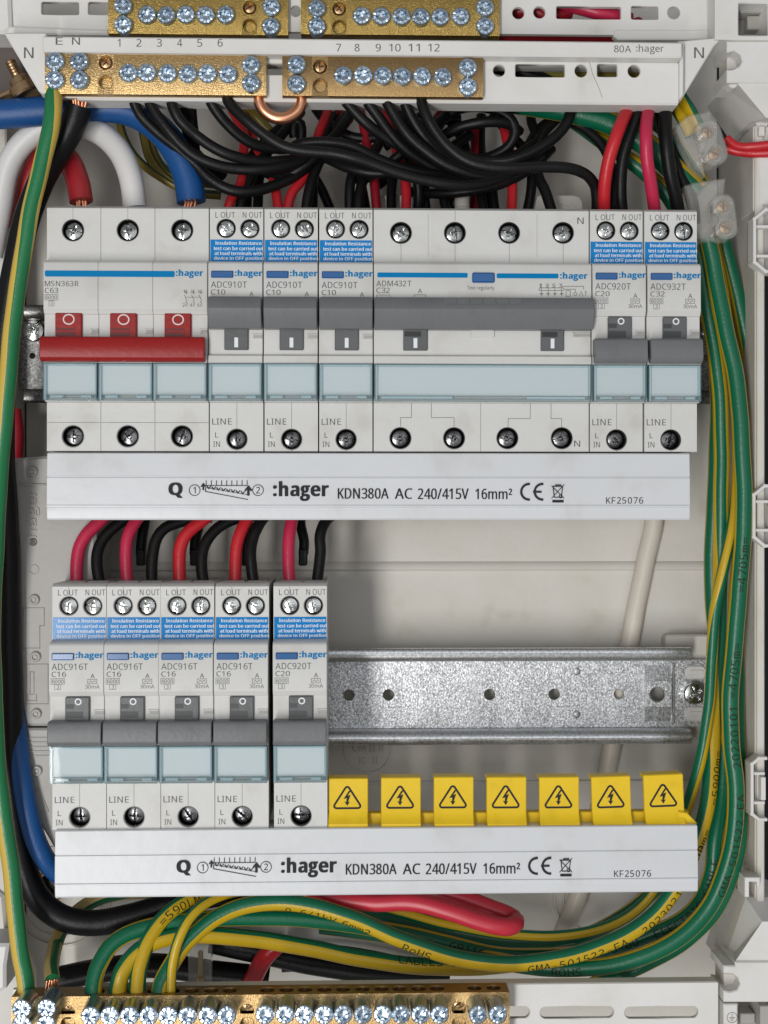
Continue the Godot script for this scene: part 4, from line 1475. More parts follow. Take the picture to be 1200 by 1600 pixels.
func make_carriers() -> void:
	# upper neutral carrier
	var o := thing("terminal_carrier", "white plastic terminal carrier numbered 1 to 12 above the upper breakers", "terminal carrier", "white carriers of the terminal bars")
	org = Vector3.ZERO
	var mb := MB.new()
	var a := at(66, 56, 5)
	var b := at(1066, 85, 5)
	mb.extr(PackedVector2Array([Vector2(a.y, -10), Vector2(a.y, 4.5), Vector2(a.y - 0.5, 5), Vector2(148.9, 5), Vector2(148.5, 4.6), Vector2(148.4, -10)]), a.x, b.x, 0.4, AX_X)
	commit(mb, "numbered_lip", M.carrier, o)
	mb = MB.new()
	var hs := []
	for h in [[429, 108, 12, 9, 1], [780, 110, 9.5, 9.5, 9.5], [844, 110.5, 39, 10, 3], [908, 110.5, 10, 10, 10], [949, 110, 16, 10, 3], [991, 111, 10, 10, 10]]:
		var c := at(h[0], h[1], 0)
		hs.append([c.x, c.y, h[2] / 4.756, h[3] / 4.756, h[4] / 4.756])
	mb.plate(at(70, 110, 0).x, 135.2, at(1060, 110, 0).x, 148.4, -2.0, 0.0, hs, 0.25)
	var fp := commit(mb, "face_plate", M.carrier, o)
	mb = MB.new()
	mb.stroke([at(921, 97, 0.03), at(926, 116, 0.03), at(934, 133, 0.03), at(941, 152, 0.03)], 0.14)
	commit(mb, "hairline_crack", M.joint, fp)
	mb = MB.new()
	mb.extr(PackedVector2Array([Vector2(135.2, 0.0), Vector2(134.6, -0.6), Vector2(134.6, -9), Vector2(136.0, -9), Vector2(136.2, -2.2)]), at(120, 110, 0).x, at(1060, 110, 0).x, 0.2, AX_X)
	commit(mb, "bottom_edge", M.carrier, o)
	mb = MB.new()
	px_block(mb, [[1062, 88], [1068, 66], [1068, 148], [1062, 155]], -9, 1.5, 0.3)
	commit(mb, "end_rib", M.carrier, o)
	mb = MB.new()
	px_block(mb, [[6, 51], [72, 51], [72, 146], [66, 146], [60, 142]], -9, -2.0, 0.4)
	commit(mb, "end_gusset", M.carrier, o)
	mb = MB.new()
	px_block(mb, [[1060, 64], [1136, 58], [1124, 64], [1116, 72], [1064, 157], [1060, 157]], -12, -3.0, 0.4)
	commit(mb, "end_gusset", M.carrier, o)
	mb = MB.new()
	ptext(mb, "N", 37.5, 74, 52.5, 91, -2.0)
	ptext(mb, "N", 1084.5, 74, 1100, 91, -3.0)
	ptext(mb, "E", 87, 58.5, 98, 70, 5)
	ptext(mb, "N", 112.5, 58.5, 125, 70, 5)
	var nx := [186, 217, 249, 281, 312, 344, 529, 558, 591, 617, 647, 678]
	for k in 12:
		var yy := 67.0 if k < 6 else 74.5
		var hw := 4.0 if k < 9 else 9.0
		if k == 0: hw = 2.2
		ptext(mb, str(k + 1), nx[k] - hw, yy - 6, nx[k] + hw, yy + 6, 5)
	ptext(mb, "80A", 959.5, 71, 986, 82, 5)
	ptext(mb, ":hager", 994, 69.5, 1037, 85, 5)
	commit(mb, "printed_marking", M.ink_grey, o)
	# back earth carrier at the top edge of the picture
	o = thing("terminal_carrier", "dimmer rear terminal carrier along the top edge with slots at both ends", "terminal carrier", "white carriers of the terminal bars")
	mb = MB.new()
	hs = []
	for h in [[94, 13, 29, 10, 3], [158, 13, 20, 10, 3], [462, 17, 8, 9, 8], [810, 20, 9.5, 9.5, 9.5], [843, 19, 9.5, 9.5, 9.5], [920, 20, 51, 10, 3], [1007.5, 20, 21.5, 10.5, 3], [1053, 19.5, 10, 10, 10]]:
		var c := at(h[0], h[1], -12)
		hs.append([c.x, c.y, h[2] / 4.63, h[3] / 4.63, h[4] / 4.63])
	mb.plate(at(18, 20, -12).x, at(500, 50, -12).y, at(1126, 20, -12).x, at(500, -30, -12).y, -14.0, -12.0, hs, 0.25)
	commit(mb, "face_plate", M.carrier, o)
	mb = MB.new()
	px_block(mb, [[958, 46], [1128, 46], [1128, 60], [1118, 62], [966, 62], [959, 57]], -15, -11.6, 0.4)
	commit(mb, "bottom_skirt", M.carrier, o)
	mb = MB.new()
	px_block(mb, [[-30, -40], [14, -40], [18, 44], [8, 52], [-30, 52]], -30, -10, 1.0)
	px_block(mb, [[14, 40], [170, 46], [170, 54], [10, 54]], -30, -10.5, 0.6)
	commit(mb, "end_gusset", M.carrier, o)
	# lower earth carrier
	o = thing("terminal_carrier", "white slotted carrier along the bottom edge under the long brass bar", "terminal carrier", "white carriers of the terminal bars")
	mb = MB.new()
	hs = []
	for h in [[700, 1582, 60, 10, 9], [792, 1582, 36, 9.5, 9], [902, 1582, 58, 9.5, 9], [1034, 1582, 58, 9.5, 9]]:
		var c := at(h[0], h[1], -4)
		hs.append([c.x, c.y, h[2] / 4.71, h[3] / 4.71, h[4] / 4.71])
	var tp := at(900, 1537.5, -4).y
	mb.plate(at(20, 1560, -4).x, tp - 24, at(1122, 1560, -4).x, tp, -6.0, -4.0, hs, 0.3)
	commit(mb, "face_plate", M.carrier, o)
	mb = MB.new()
	mb.extr(PackedVector2Array([Vector2(tp, -4.1), Vector2(tp + 0.3, -4.5), Vector2(tp + 0.3, -9.0), Vector2(tp - 1.6, -9.0), Vector2(tp - 1.6, -6.1)]), at(150, 1560, -4).x, at(1121, 1560, -4).x, 0.2, AX_X)
	commit(mb, "top_edge", M.panel, o)

	var sc := [[85, 95], [85, 124], [123, 95], [123, 124], [200, 113], [229, 113], [261, 114], [293, 114.5], [324, 114.5], [356, 115], [392, 101], [392, 129]]
	brass("bright brass bar under the marks E and N at left", 70, 82, 416, 148, 3, 9, M.brass, sc, [[165, 98], [165, 128.5]], 2.2, bright_screw)
	sc = [[463, 100], [463, 130], [536, 116.5], [567, 117], [598, 117], [629, 118], [660, 118.5], [692, 119], [731, 105], [731, 135]]
	brass("dull brass bar under numbers 7 to 12", 441, 87, 755, 151, 3, 9, M.brass_dull, sc, [[500, 104.5], [500, 133.5]], 2.2, bright_screw)
	sc = [[192, 8], [192, 38], [229, 22], [259, 22.6], [290, 22], [321, 23], [352, 22], [424, 10], [423, 40]]
	brass("speckled brass bar at the top edge above numbers 1 to 6", 169, -24, 450, 54, -9, 9, M.brass_deep, sc, [[390, 12], [390, 40]], 2.2, bright_screw)
	sc = [[495, 12], [495, 40], [565, 24], [596, 24.5], [627, 25], [657.5, 25], [688, 25.5], [720, 25], [758, 11], [758, 40]]
	brass("brass bar at the top edge beside the row of round holes", 470, -24, 781, 55, -9, 9, M.brass_deep, sc, [[530, 14], [530, 42]], 2.2, bright_screw)
	sc = [[33, 1577], [33, 1601], [72, 1576], [72, 1601]]
	var th := [40, 80]
	for x in [141, 171, 202, 232, 262, 293, 324, 354, 414, 445, 475, 506, 536, 567, 598, 627, 657, 687, 747, 778]:
		sc.append([x, 1588 if x < 400 else 1586])
		th.append(x + (539 - x) * 0.018)
	brass("long brass earth bar with a full row of tall screws along the bottom edge", 18, 1554, 796, 1640, 5, 9, M.brass_low, sc, [[106, 1569], [106, 1600], [386, 1568], [386, 1600], [717, 1567], [717, 1600]], 9.0, tall_screw, th)

func make_shroud() -> void:
	var o := thing("busbar_shroud", "yellow shock-warning shroud with seven tabs on the spare busbar teeth", "busbar shroud")
	org = Vector3.ZERO
	var mb := MB.new()
	px_box(mb, 516, 1271, 1076, 1300, -9, -4.5, 0.3, 0.3)
	commit(mb, "base_strip", M.shroud, o)
	mb = MB.new()
	px_block(mb, [[1060, 1268], [1074, 1270], [1090, 1287], [1060, 1292]], -8, -1.0, 0.3)
	commit(mb, "end_lug", M.shroud, o)
	var tx := [[513, 575, 1216, 0.0], [595.5, 657.5, 1215, 0.0], [678, 740, 1214, 0.0], [760.5, 822.5, 1214, 0.0], [843, 905, 1214, -0.003], [926, 987, 1213, -0.028], [1008, 1070, 1210, -0.035]]
	for k in tx:
		var a := at(k[0], k[2], -2)
		var b := at(k[1], 1262, -2)
		var yb := at(k[0], 1291, 0.5).y
		var w := b.x - a.x
		var t := Node3D.new()
		t.name = "warning_tab"
		t.position = Vector3((a.x + b.x) / 2, yb, 0) * MM
		t.rotation = Vector3(0, 0, -k[3])
		o.add_child(t, true)
		mb = MB.new()
		var h := a.y - yb
		mb.extr(PackedVector2Array([Vector2(h, -8), Vector2(h, -2.4), Vector2(h - 0.3, -2), Vector2(h * 0.26, -2), Vector2(h * 0.1, -0.6), Vector2(h * 0.04, 0.2), Vector2(-1.0, 0.3), Vector2(-1.0, -2.0), Vector2(h * 0.2, -4), Vector2(h - 1.5, -4), Vector2(h - 1.5, -8)]), -w / 2, w / 2, 0.25, AX_X)
		commit(mb, "tab_body", M.shroud, t)
		mb = MB.new()
		var c := Vector3(-0.3, h * 0.58, -1.95)
		var pts := []
		for q in [[0.0, 3.5], [-4.25, -3.1], [4.25, -3.1]]:
			pass
		var cs := [Vector2(0, 2.75), Vector2(-3.55, -2.75), Vector2(3.55, -2.75)]
		var an := [[PI / 6, PI * 5 / 6], [PI * 5 / 6, PI * 1.5], [PI * 1.5, PI * 2 + PI / 6]]
		for i in 3:
			for s in 6:
				var u: float = lerpf(an[i][0], an[i][1], s / 5.0)
				pts.append(c + Vector3(cs[i].x + cos(u) * 0.75, cs[i].y + sin(u) * 0.75, 0))
		pts.append(pts[0])
		mb.stroke(pts, 0.66)
		# lightning arrow
		var bolt := [Vector2(0.55, 2.3), Vector2(-1.25, -0.45), Vector2(-0.2, -0.2), Vector2(-0.35, -1.5), Vector2(-0.95, -1.25), Vector2(0.0, -2.75), Vector2(0.85, -1.35), Vector2(0.3, -1.5), Vector2(1.1, 1.0), Vector2(0.1, 0.6), Vector2(1.15, 2.1)]
		var pv := PackedVector2Array(bolt)
		var ix := Geometry2D.triangulate_polygon(pv)
		for i in range(0, ix.size(), 3):
			var z := Vector3(0, 0, 1)
			mb.tri(c + Vector3(pv[ix[i]].x, pv[ix[i]].y, 0), c + Vector3(pv[ix[i + 1]].x, pv[ix[i + 1]].y, 0), c + Vector3(pv[ix[i + 2]].x, pv[ix[i + 2]].y, 0), z, z, z)
		commit(mb, "warning_sign", M.ink, t)

func make_connector(label: String, c: Vector3, ang: float, w: float, h: float, flap: Array, zf: float) -> void:
	var o := thing("terminal_block", label, "terminal block", "clear plastic terminal blocks at upper right")
	var t := Transform3D(Basis(Vector3(0, 0, 1), ang), c)
	var mb := MB.new()
	mb.extr(MB.rrect(-w / 2, -h / 2, w / 2, h / 2, w * 0.42, 5), -9, 0, 0.6, t)
	commit(mb, "clear_body", M.clear_block, o)
	mb = MB.new()
	px_block(mb, flap, zf - 7, zf, 0.6)
	commit(mb, "clear_skirt", M.clear_block, o)
	for s in [-1.0, 1.0]:
		mb = MB.new()
		mb.lathe([Vector2(2.6, 0.35), Vector2(2.9, 0.3), Vector2(2.9, -3), Vector2(2.5, -3), Vector2(2.5, 0.2)], 24, t * Transform3D(Basis.IDENTITY, Vector3(0, s * h * 0.24, 0)))
		commit(mb, "screw_tower", M.clear_block, o)
		var p := t * Vector3(0, s * h * 0.24, -1.2)
		place_mesh(block_screw, "terminal_screw", o, p, Vector3(0, 0, 0.6 + s))
		mb = MB.new()
		mb.extr(MB.rrect(-w * 0.35, s * h * 0.24 - 1.8, w * 0.3, s * h * 0.24 + 1.8, 0.5), -7.5, -4.2, 0.3, t)
		commit(mb, "metal_insert", M.steel_mid, o)

var block_screw: ArrayMesh

# ------------------------------------------------------------------ wiring
func make_heavy_cables() -> void:
	var o: Node3D
	o = cable("blue_cable", "thick blue cable from the left edge down to the third red switch pole", [[-40, 182, -14], [60, 174, -14], [150, 168, -15], [205, 176, -15], [250, 204, -14], [280, 243, -13], [294, 280, -13], [299, 316, -13]], 4.9, M.c_blue, "thick supply cables")
	strands(o, at(299, 312, -13), at(293, 336, -13), 4, 1.1)
	cable("white_cable", "thick white cable arching into the middle red switch pole", [[-14, 400, -26], [2, 310, -24], [18, 250, -22], [50, 212, -20], [92, 194, -19], [140, 200, -18], [180, 228, -15], [202, 268, -13], [211, 325, -13]], 4.0, M.c_white, "thick supply cables")
	o = cable("red_cable", "thick red cable arching into the first red switch pole", [[30, 360, -34], [45, 290, -32], [66, 246, -28], [88, 236, -22], [108, 252, -17], [122, 284, -14], [127, 315, -13]], 4.0, M.c_dark_red2, "thick supply cables")
	strands(o, at(127, 312, -13), at(128, 336, -13), 4, 1.0)
	o = cable("black_cable", "thick black cable from the brass bar down the left side and under the board", [[124, 166, -3], [116, 190, -4], [92, 232, -7], [62, 290, -9], [40, 350, -11], [20, 440, -12], [6, 550, -13], [2, 680, -14], [8, 800, -15], [13, 930, -16], [15, 1060, -17], [18, 1180, -18], [26, 1300, -20], [46, 1378, -21], [80, 1424, -21], [130, 1441, -21], [200, 1433, -22], [290, 1407, -24], [370, 1392, -26], [470, 1385, -28]], 4.4, M.c_black, "thick supply cables")
	strands(o, at(124, 168, -3), at(125, 140, -2), 5, 1.0)
	cable("blue_cable", "thick blue cable low at the left, curling under the lower busbar cover", [[8, 780, -34], [12, 880, -30], [16, 980, -26], [20, 1070, -22], [26, 1150, -18], [35, 1220, -16], [46, 1275, -15], [64, 1332, -16], [88, 1362, -19], [120, 1376, -22]], 3.5, M.c_blue, "thick supply cables")
	o = cable("earth_cable", "thick green and yellow earth cable down the whole left edge", [[84, 140, 0], [83, 165, 3], [78, 205, 4], [64, 265, 4], [46, 338, 4], [31, 425, 4], [19, 520, 4], [9, 620, 4], [1, 720, 3], [-8, 860, 0], [-12, 1000, -2], [-8, 1130, -3], [0, 1230, -3], [10, 1310, -3], [19, 1370, -2], [25, 1430, -1], [32, 1490, 0], [40, 1535, 0], [41, 1556, 0.4]], 2.85, M.c_earth, "green and yellow earth cables", [-58, -100, -126, -132, -134, -132, -130, -130, -130, -128], 24, 6, Color(0.012, 0.17, 0.06), Color(0.60, 0.42, 0.075))
	o = cable("earth_cable", "faded earth cable with bare strands entering the brass bar at lower left", [[82, 1532, 0], [80, 1512, -7], [86, 1478, -22], [104, 1442, -31], [140, 1412, -34], [190, 1396, -36], [270, 1392, -38], [350, 1385, -40]], 2.5, M.c_earth, "green and yellow earth cables", [-20, -25, -60, -125, -140], 24, 8, Color(0.012, 0.14, 0.05), Color(0.52, 0.38, 0.13))
	strands(o, at(82, 1530, 0), at(78, 1560, 0), 5, 0.9)
	# deep red cable seen at far left between the others
	cable("red_cable", "dark red cable half hidden behind the left earth cable", [[20, 640, -40], [24, 680, -40], [16, 760, -40], [10, 860, -42]], 3.0, M.c_dark_red, "thick supply cables")
	cable("grey_cable", "stiff beige round cable slanting down the back panel at right", [[1030, 700, -57.4], [1021, 815, -57.4], [1008, 880, -57.4], [996, 940, -57.4], [983, 1005, -57.4], [968, 1090, -57.4], [953, 1180, -57.4], [935, 1270, -57.4], [912, 1370, -57.4], [888, 1440, -57.4], [860, 1520, -57.4]], 3.5, M.c_beige)
	# copper link between the two upper brass bars
	var mb := MB.new()
	tube(mb, path([[404, 140, -1], [405, 160, -1], [416, 178, -1], [438, 186, -1], [460, 178, -1], [471, 160, -1], [472, 140, -1]]), 1.95, 18)
	var lk := commit(mb, "copper_link", M.copper, self)
	lk.name = numbered("copper_link")
	tag(lk, "bent bare copper link under the gap between the front brass bars", "copper link")
	# copper edged gland in the lower left knockout
	mb = MB.new()
	mb.lathe([Vector2(4.2, -0.4), Vector2(4.5, 0.7), Vector2(5.2, 0.9), Vector2(5.8, 0.5), Vector2(6.0, -0.4)], 40, Transform3D(Basis.IDENTITY, at(82, 1382, -50)))
	var gd := thing("cable_gland", "copper ringed hole half hidden by the lower busbar cover at left", "gland")
	commit(mb, "copper_ring", M.copper, gd)
	mb = MB.new()
	mb.lathe([Vector2(4.3, 0.3), Vector2(4.3, -7.0), Vector2(0, -7.0)], 32, Transform3D(Basis.IDENTITY, at(82, 1382, -50)))
	commit(mb, "dark_bore", M.well, gd)
	# bronze clamp fitting at the far upper left
	gd = thing("clamp_fitting", "tarnished bronze clamp and bolt outside the upper left corner", "clamp")
	mb = MB.new()
	var cp := at(24, 112, -16)
	var ax := Vector3(0.45, -0.9, 0.1).normalized()
	var ay := Vector3(0, 0, 1).cross(ax).normalized()
	var t := Transform3D(Basis(ay, ax.cross(ay), ax), cp)
	mb.lathe([Vector2(0, -4), Vector2(1.7, -4), Vector2(1.9, -3.5), Vector2(1.5, -3), Vector2(1.9, -2.4), Vector2(1.5, -1.8), Vector2(1.9, -1.2), Vector2(1.5, -0.6), Vector2(1.9, 0), Vector2(1.5, 0.6), Vector2(1.9, 1.2), Vector2(1.6, 1.8), Vector2(1.6, 3)], 20, t)
	commit(mb, "bolt", M.bronze, gd)
	mb = MB.new()
	px_block(mb, [[-40, 44], [26, 50], [68, 152], [44, 162], [-40, 176]], -34, -24, 0.6)
	commit(mb, "base_plate", M.surround, gd)
	mb = MB.new()
	mb.lathe([Vector2(0, 2.8), Vector2(3.2, 2.8), Vector2(3.6, 3.3), Vector2(3.6, 5.6), Vector2(4.6, 5.9), Vector2(5.2, 6.4), Vector2(5.2, 9.2), Vector2(4.6, 9.8), Vector2(0, 9.8)], 28, t)
	commit(mb, "nut", M.bronze, gd)
	mb = MB.new()
	mb.extr(MB.rrect(-9, -3, 6, 2, 0.8), 5.4, 7.0, 0.3, t)
	commit(mb, "clamp_plate", M.bronze, gd)

func make_upper_wires() -> void:
	var g := "thin black neutral wires under the front brass bars"
	# loops leaving the left front bar
	var list := [
		["first thin black wire under numeral 1, dipping lowest before it rises again", [[206, 140, -3], [210, 160, -4], [222, 182, -6], [247, 207, -7], [275, 229, -9], [306, 257, -10], [326, 279, -10], [357, 296, -10], [390, 300, -11], [425, 292, -14], [465, 272, -18], [492, 246, -22], [505, 215, -28], [520, 180, -34]]],
		["black wire between numerals 1 and 2 that sweeps to the middle", [[229, 140, -3], [232, 155, -4], [244, 178, -4], [264, 205, -4], [285, 228, -5], [306, 245, -6], [336, 258, -7], [368, 264, -8], [410, 265, -9], [450, 257, -12], [482, 243, -16], [520, 215, -24], [545, 185, -32]]],
		["black wire under numeral 3 curving right above the lower loop", [[266, 140, -3], [268, 158, -3], [275, 177, -3], [289, 196, -4], [310, 214, -4], [335, 231, -5], [360, 243, -6], [390, 251, -8], [430, 253, -11], [470, 247, -15], [512, 226, -22]]],
		["straight black wire under numeral 4 dropping behind the loops", [[287, 140, -5], [288, 165, -9], [291, 195, -14], [300, 228, -20], [318, 252, -26], [350, 275, -32]]],
		["second straight black wire beside the one under numeral 4", [[297, 140, -6], [299, 180, -12], [303, 220, -18], [306, 250, -26]]],
		["black wire under numeral 5 bending right past a red one", [[325, 140, -3], [327, 153, -3], [339, 174, -4], [357, 196, -6], [378, 215, -8], [400, 227, -10], [432, 232, -13], [470, 230, -17], [510, 222, -24]]],
		["longest black wire under numeral 6, waving right across the middle", [[350, 140, -2], [354, 153, -1], [368, 172, 0], [388, 191, 1], [410, 209, 1], [432, 224, 1], [456, 233, 1], [488, 237, 1], [520, 239, 1], [552, 246, 1], [585, 257, 0], [620, 270, -1], [662, 282, -2], [705, 289, -3], [742, 288, -5], [778, 279, -8], [812, 264, -12], [845, 240, -18]]],
		["black wire lying just above the longest one in the middle", [[455, 232, -9], [470, 225, -7], [510, 223, -6], [552, 230, -6], [590, 248, -7], [640, 266, -8], [690, 272, -12], [735, 268, -18]]],
		["first black wire leaving the right front bar near numeral 7", [[530, 142, -3], [538, 156, -3], [553, 174, -4], [574, 194, -5], [597, 211, -7], [625, 228, -9], [654, 246, -11], [684, 262, -14], [720, 272, -18]]],
		["black wire under numeral 8 running down to the right", [[566, 142, -3], [572, 155, -3], [590, 181, -4], [609, 207, -6], [631, 231, -8], [655, 250, -10], [690, 268, -12], [730, 280, -16]]],
		["black wire under numeral 9 sweeping beneath the right bar", [[598, 142, -3], [603, 155, -2], [617, 182, -2], [635, 209, -2], [658, 231, -3], [690, 254, -4], [726, 268, -5], [762, 275, -7], [792, 271, -10], [830, 250, -16]]],
		["black wire under numeral 10 merging into the bundle", [[626, 142, -3], [631, 157, -3], [643, 183, -4], [660, 209, -5], [682, 233, -7], [706, 254, -9], [745, 268, -13], [790, 268, -18]]],
		["black wire under numeral 11 ending at the right breakers", [[651, 142, -2], [657, 154, -1], [666, 180, 0], [682, 208, 0], [702, 232, 0], [728, 250, 0], [762, 260, 0], [800, 262, 0], [846, 261, -1], [886, 263, -2], [908, 269, -4], [923, 280, -7], [931, 298, -10], [931, 350, -15]]],
		["black wire looping up at the right end of the bundle", [[893, 140, -14], [892, 160, -13], [889, 184, -12], [874, 209, -11], [848, 229, -10], [815, 245, -10], [786, 252, -11], [752, 250, -13], [715, 240, -18]]],
		["black wire arching as a small loop under the right bar end", [[690, 214, -20], [706, 205, -17], [730, 196, -15], [765, 190, -14], [796, 194, -16], [812, 206, -20]]],
		["black wire in a ring shaped loop left of the holes", [[676, 200, -26], [704, 177, -22], [732, 167, -19], [765, 169, -17], [791, 179, -16], [805, 200, -16], [799, 223, -17], [778, 240, -19], [745, 252, -22]]],
		["black wire crossing down to the third pole of the widest breaker", [[886, 172, -24], [862, 194, -23], [845, 215, -22], [836, 245, -21], [841, 275, -20], [853, 300, -18], [868, 350, -16]]],
		["black wire behind the loop crossing to the lower left", [[858, 190, -30], [840, 205, -29], [822, 232, -27], [806, 250, -27], [770, 275, -28], [742, 300, -28]]],
	]
	for q in list:
		cable("black_wire", q[0], q[1], 1.85, M.c_black, g, [], 14)
	# black tails that drop into the breakers or are lost behind them
	g = "black wires dropping behind the upper breakers"
	list = [
		["black wire with a sleeve dropping beside the dark red one", [[570, 240, -24], [556, 262, -22], [547, 288, -20], [546, 345, -20]]],
		["black wire behind the copper link leaning left", [[452, 186, -30], [432, 205, -28], [412, 224, -28], [392, 250, -30], [384, 350, -30]]],
		["short black loop behind the copper link", [[460, 215, -26], [459, 198, -25], [466, 190, -25], [471, 200, -25], [470, 222, -26]]],
		["black wire dropping right of the first blue notice", [[412, 250, -30], [405, 285, -26], [402, 350, -22]]],
		["black wire dropping behind the second narrow breaker", [[500, 225, -36], [490, 270, -32], [488, 350, -26]]],
		["black wire slanting behind the third narrow breaker", [[470, 250, -40], [500, 290, -42], [525, 350, -44]]],
		["black wire dropping left of the widest breaker", [[560, 262, -36], [566, 300, -34], [576, 350, -32]]],
		["black wire right of the first pole of the widest breaker", [[628, 240, -30], [614, 280, -27], [612, 350, -24]]],
		["black wire between first and second poles of the widest breaker", [[672, 250, -30], [664, 290, -28], [668, 350, -26]]],
		["black wire left of the pale plug", [[686, 270, -26], [692, 300, -24], [702, 350, -22]]],
		["black wire right of the pale plug", [[742, 270, -26], [750, 300, -24], [760, 350, -22]]],
		["black wire beside the second red wire of the widest breaker", [[760, 255, -32], [770, 300, -28], [776, 350, -26]]],
		["black wire rising behind the right bar end", [[752, 180, -40], [750, 220, -38], [756, 270, -34], [764, 350, -30]]],
		["black wire rising at the middle of the upper wiring", [[664, 170, -44], [668, 215, -42], [660, 260, -38], [652, 350, -34]]],
		["black wire crossing high behind the copper link and numeral 7", [[480, 150, -34], [510, 190, -32], [560, 215, -30], [620, 205, -30], [660, 180, -34]]],
		["black wire crossing high behind numeral 9", [[600, 230, -34], [640, 205, -32], [680, 190, -30], [720, 185, -30]]],
		["black wire hanging behind numeral 12", [[700, 150, -40], [690, 190, -38], [640, 250, -36], [590, 290, -36]]],
		["black wire coming from under the slotted face plate", [[840, 150, -34], [830, 185, -30], [838, 215, -27], [828, 245, -26]]],
		["black wire lost behind the right pair of breakers", [[892, 190, -22], [920, 206, -20], [944, 232, -18], [956, 270, -16], [958, 350, -20]]],
	]
	for q in list:
		cable("black_wire", q[0], q[1], 1.75, M.c_black, g, [], 12)
	list = [
		["black wire low over the second narrow breaker's red wire", [[404, 262, -24], [430, 275, -20], [462, 268, -17], [498, 240, -17], [530, 205, -22], [552, 170, -30]]],
		["black wire making a flat arc over the crimson wire", [[505, 245, -22], [545, 262, -17], [590, 270, -15], [640, 262, -15], [690, 240, -18], [735, 210, -24]]],
		["black wire crossing the first red wire of the widest breaker", [[560, 285, -24], [600, 262, -16], [636, 232, -14], [668, 205, -16], [700, 182, -22]]],
		["black wire in the thick of the bundle under numeral 12", [[650, 190, -24], [682, 214, -16], [716, 238, -13], [756, 252, -13], [800, 245, -16], [840, 222, -22]]],
		["black wire running level just over the widest breaker", [[640, 300, -28], [690, 302, -20], [740, 298, -17], [790, 285, -17], [830, 262, -20], [862, 232, -26]]],
		["black wire slanting down left under the copper link", [[470, 175, -34], [446, 205, -24], [416, 240, -20], [392, 276, -19], [376, 318, -18], [372, 350, -18]]],
		["black wire slanting to the second narrow breaker's right pole", [[540, 180, -34], [520, 215, -26], [498, 255, -21], [484, 295, -18], [476, 350, -17]]],
		["black wire slanting to the third narrow breaker's right pole", [[610, 190, -34], [592, 225, -27], [572, 265, -22], [562, 305, -18], [558, 350, -17]]],
		["black wire rising steeply left of numeral 11's wire", [[650, 350, -26], [654, 300, -22], [648, 250, -20], [634, 200, -24], [622, 160, -32]]],
		["black wire curling behind the pale plug", [[700, 340, -30], [716, 300, -28], [730, 262, -26], [724, 222, -28], [704, 190, -34]]],
		["black wire passing behind the straight bright red one", [[770, 180, -34], [792, 205, -30], [820, 236, -28], [832, 276, -28], [820, 350, -28]]],
	]
	for q in list:
		cable("black_wire", q[0], q[1], 1.8, M.c_black, g, [], 12)
	g = "red wires dropping into the upper breakers"
	list = [
		["red wire into the first blue notice breaker", [[362, 170, -30], [372, 190, -27], [382, 212, -24], [380, 250, -21], [377, 285, -18], [360, 314, -16], [352, 350, -16]], "c_red"],
		["dark red wire behind the loops near numeral 6", [[382, 180, -32], [398, 225, -28], [415, 255, -25], [427, 278, -21], [434, 318, -17], [437, 350, -16]], "c_red"],
		["red wire curving left into the second narrow breaker", [[514, 165, -34], [508, 186, -30], [497, 212, -27], [488, 248, -24], [472, 281, -20], [455, 304, -17], [447, 350, -16]], "c_red"],
		["dark crimson wire dropping at the third narrow breaker", [[556, 146, -34], [566, 185, -31], [573, 225, -29], [582, 270, -26], [588, 318, -24], [590, 350, -24]], "c_dark_red"],
		["thin crimson wire high behind numeral 7", [[532, 150, -40], [528, 175, -38], [520, 205, -38]], "c_dark_red"],
		["red wire into the first pole of the widest breaker", [[600, 160, -30], [608, 190, -27], [620, 238, -23], [633, 283, -19], [634, 350, -16]], "c_red"],
		["dark crimson wire high behind numeral 12", [[700, 150, -36], [690, 175, -34], [672, 200, -36]], "c_dark_red"],
		["crimson wire beside the pale plug", [[686, 250, -34], [696, 275, -31], [706, 300, -30], [706, 350, -30]], "c_red"],
		["dark red wire behind the black loop at the right bar", [[742, 205, -38], [744, 250, -36], [742, 300, -34], [738, 350, -34]], "c_dark_red"],
		["straight bright red wire into the third pole of the widest breaker", [[782, 175, -30], [790, 210, -25], [798, 245, -22], [800, 285, -19], [799, 350, -16]], "c_red"],
	]
	for q in list:
		cable("red_wire", q[0], q[1], 1.7, M[q[2]], g, [], 12)
	# pale plug
	var o := thing("pale_plug", "pale grey push-in plug among the wires above the widest breaker", "plug")
	var mb := MB.new()
	var a := at(722, 320, -24)
	mb.lathe([Vector2(0, 5.2), Vector2(2.2, 5.2), Vector2(2.6, 4.8), Vector2(2.6, -1), Vector2(2.9, -1.4), Vector2(2.9, -8)], 20, Transform3D(Basis(Vector3(1, 0, 0), Vector3(0, 0, -1), Vector3(0, 1, 0)), a))
	commit(mb, "plug_body", M.panel, o)
	# pairs into the two breakers at the right
	cable("red_wire", "bright red wire into the breaker marked C20 at right", [[994, 100, -22], [985, 158, -13], [966, 205, -2], [951, 255, -3], [944, 295, -7], [944, 350, -15]], 2.15, M.c_red, "thicker wires into the right pair", [], 18)
	cable("red_wire", "pink-red wire into the breaker marked C32 at right", [[1016, 128, -20], [1015, 158, -13], [1009, 205, -2], [1010, 245, -2], [1017, 285, -6], [1026, 350, -15]], 2.15, M.c_pink, "thicker wires into the right pair", [], 18)
	cable("black_wire", "black wire between the two thick red wires at right", [[1004, 128, -22], [998, 170, -10], [986, 205, -9], [974, 245, -10], [970, 290, -12], [974, 350, -16]], 2.05, M.c_black, "thicker wires into the right pair", [], 18)
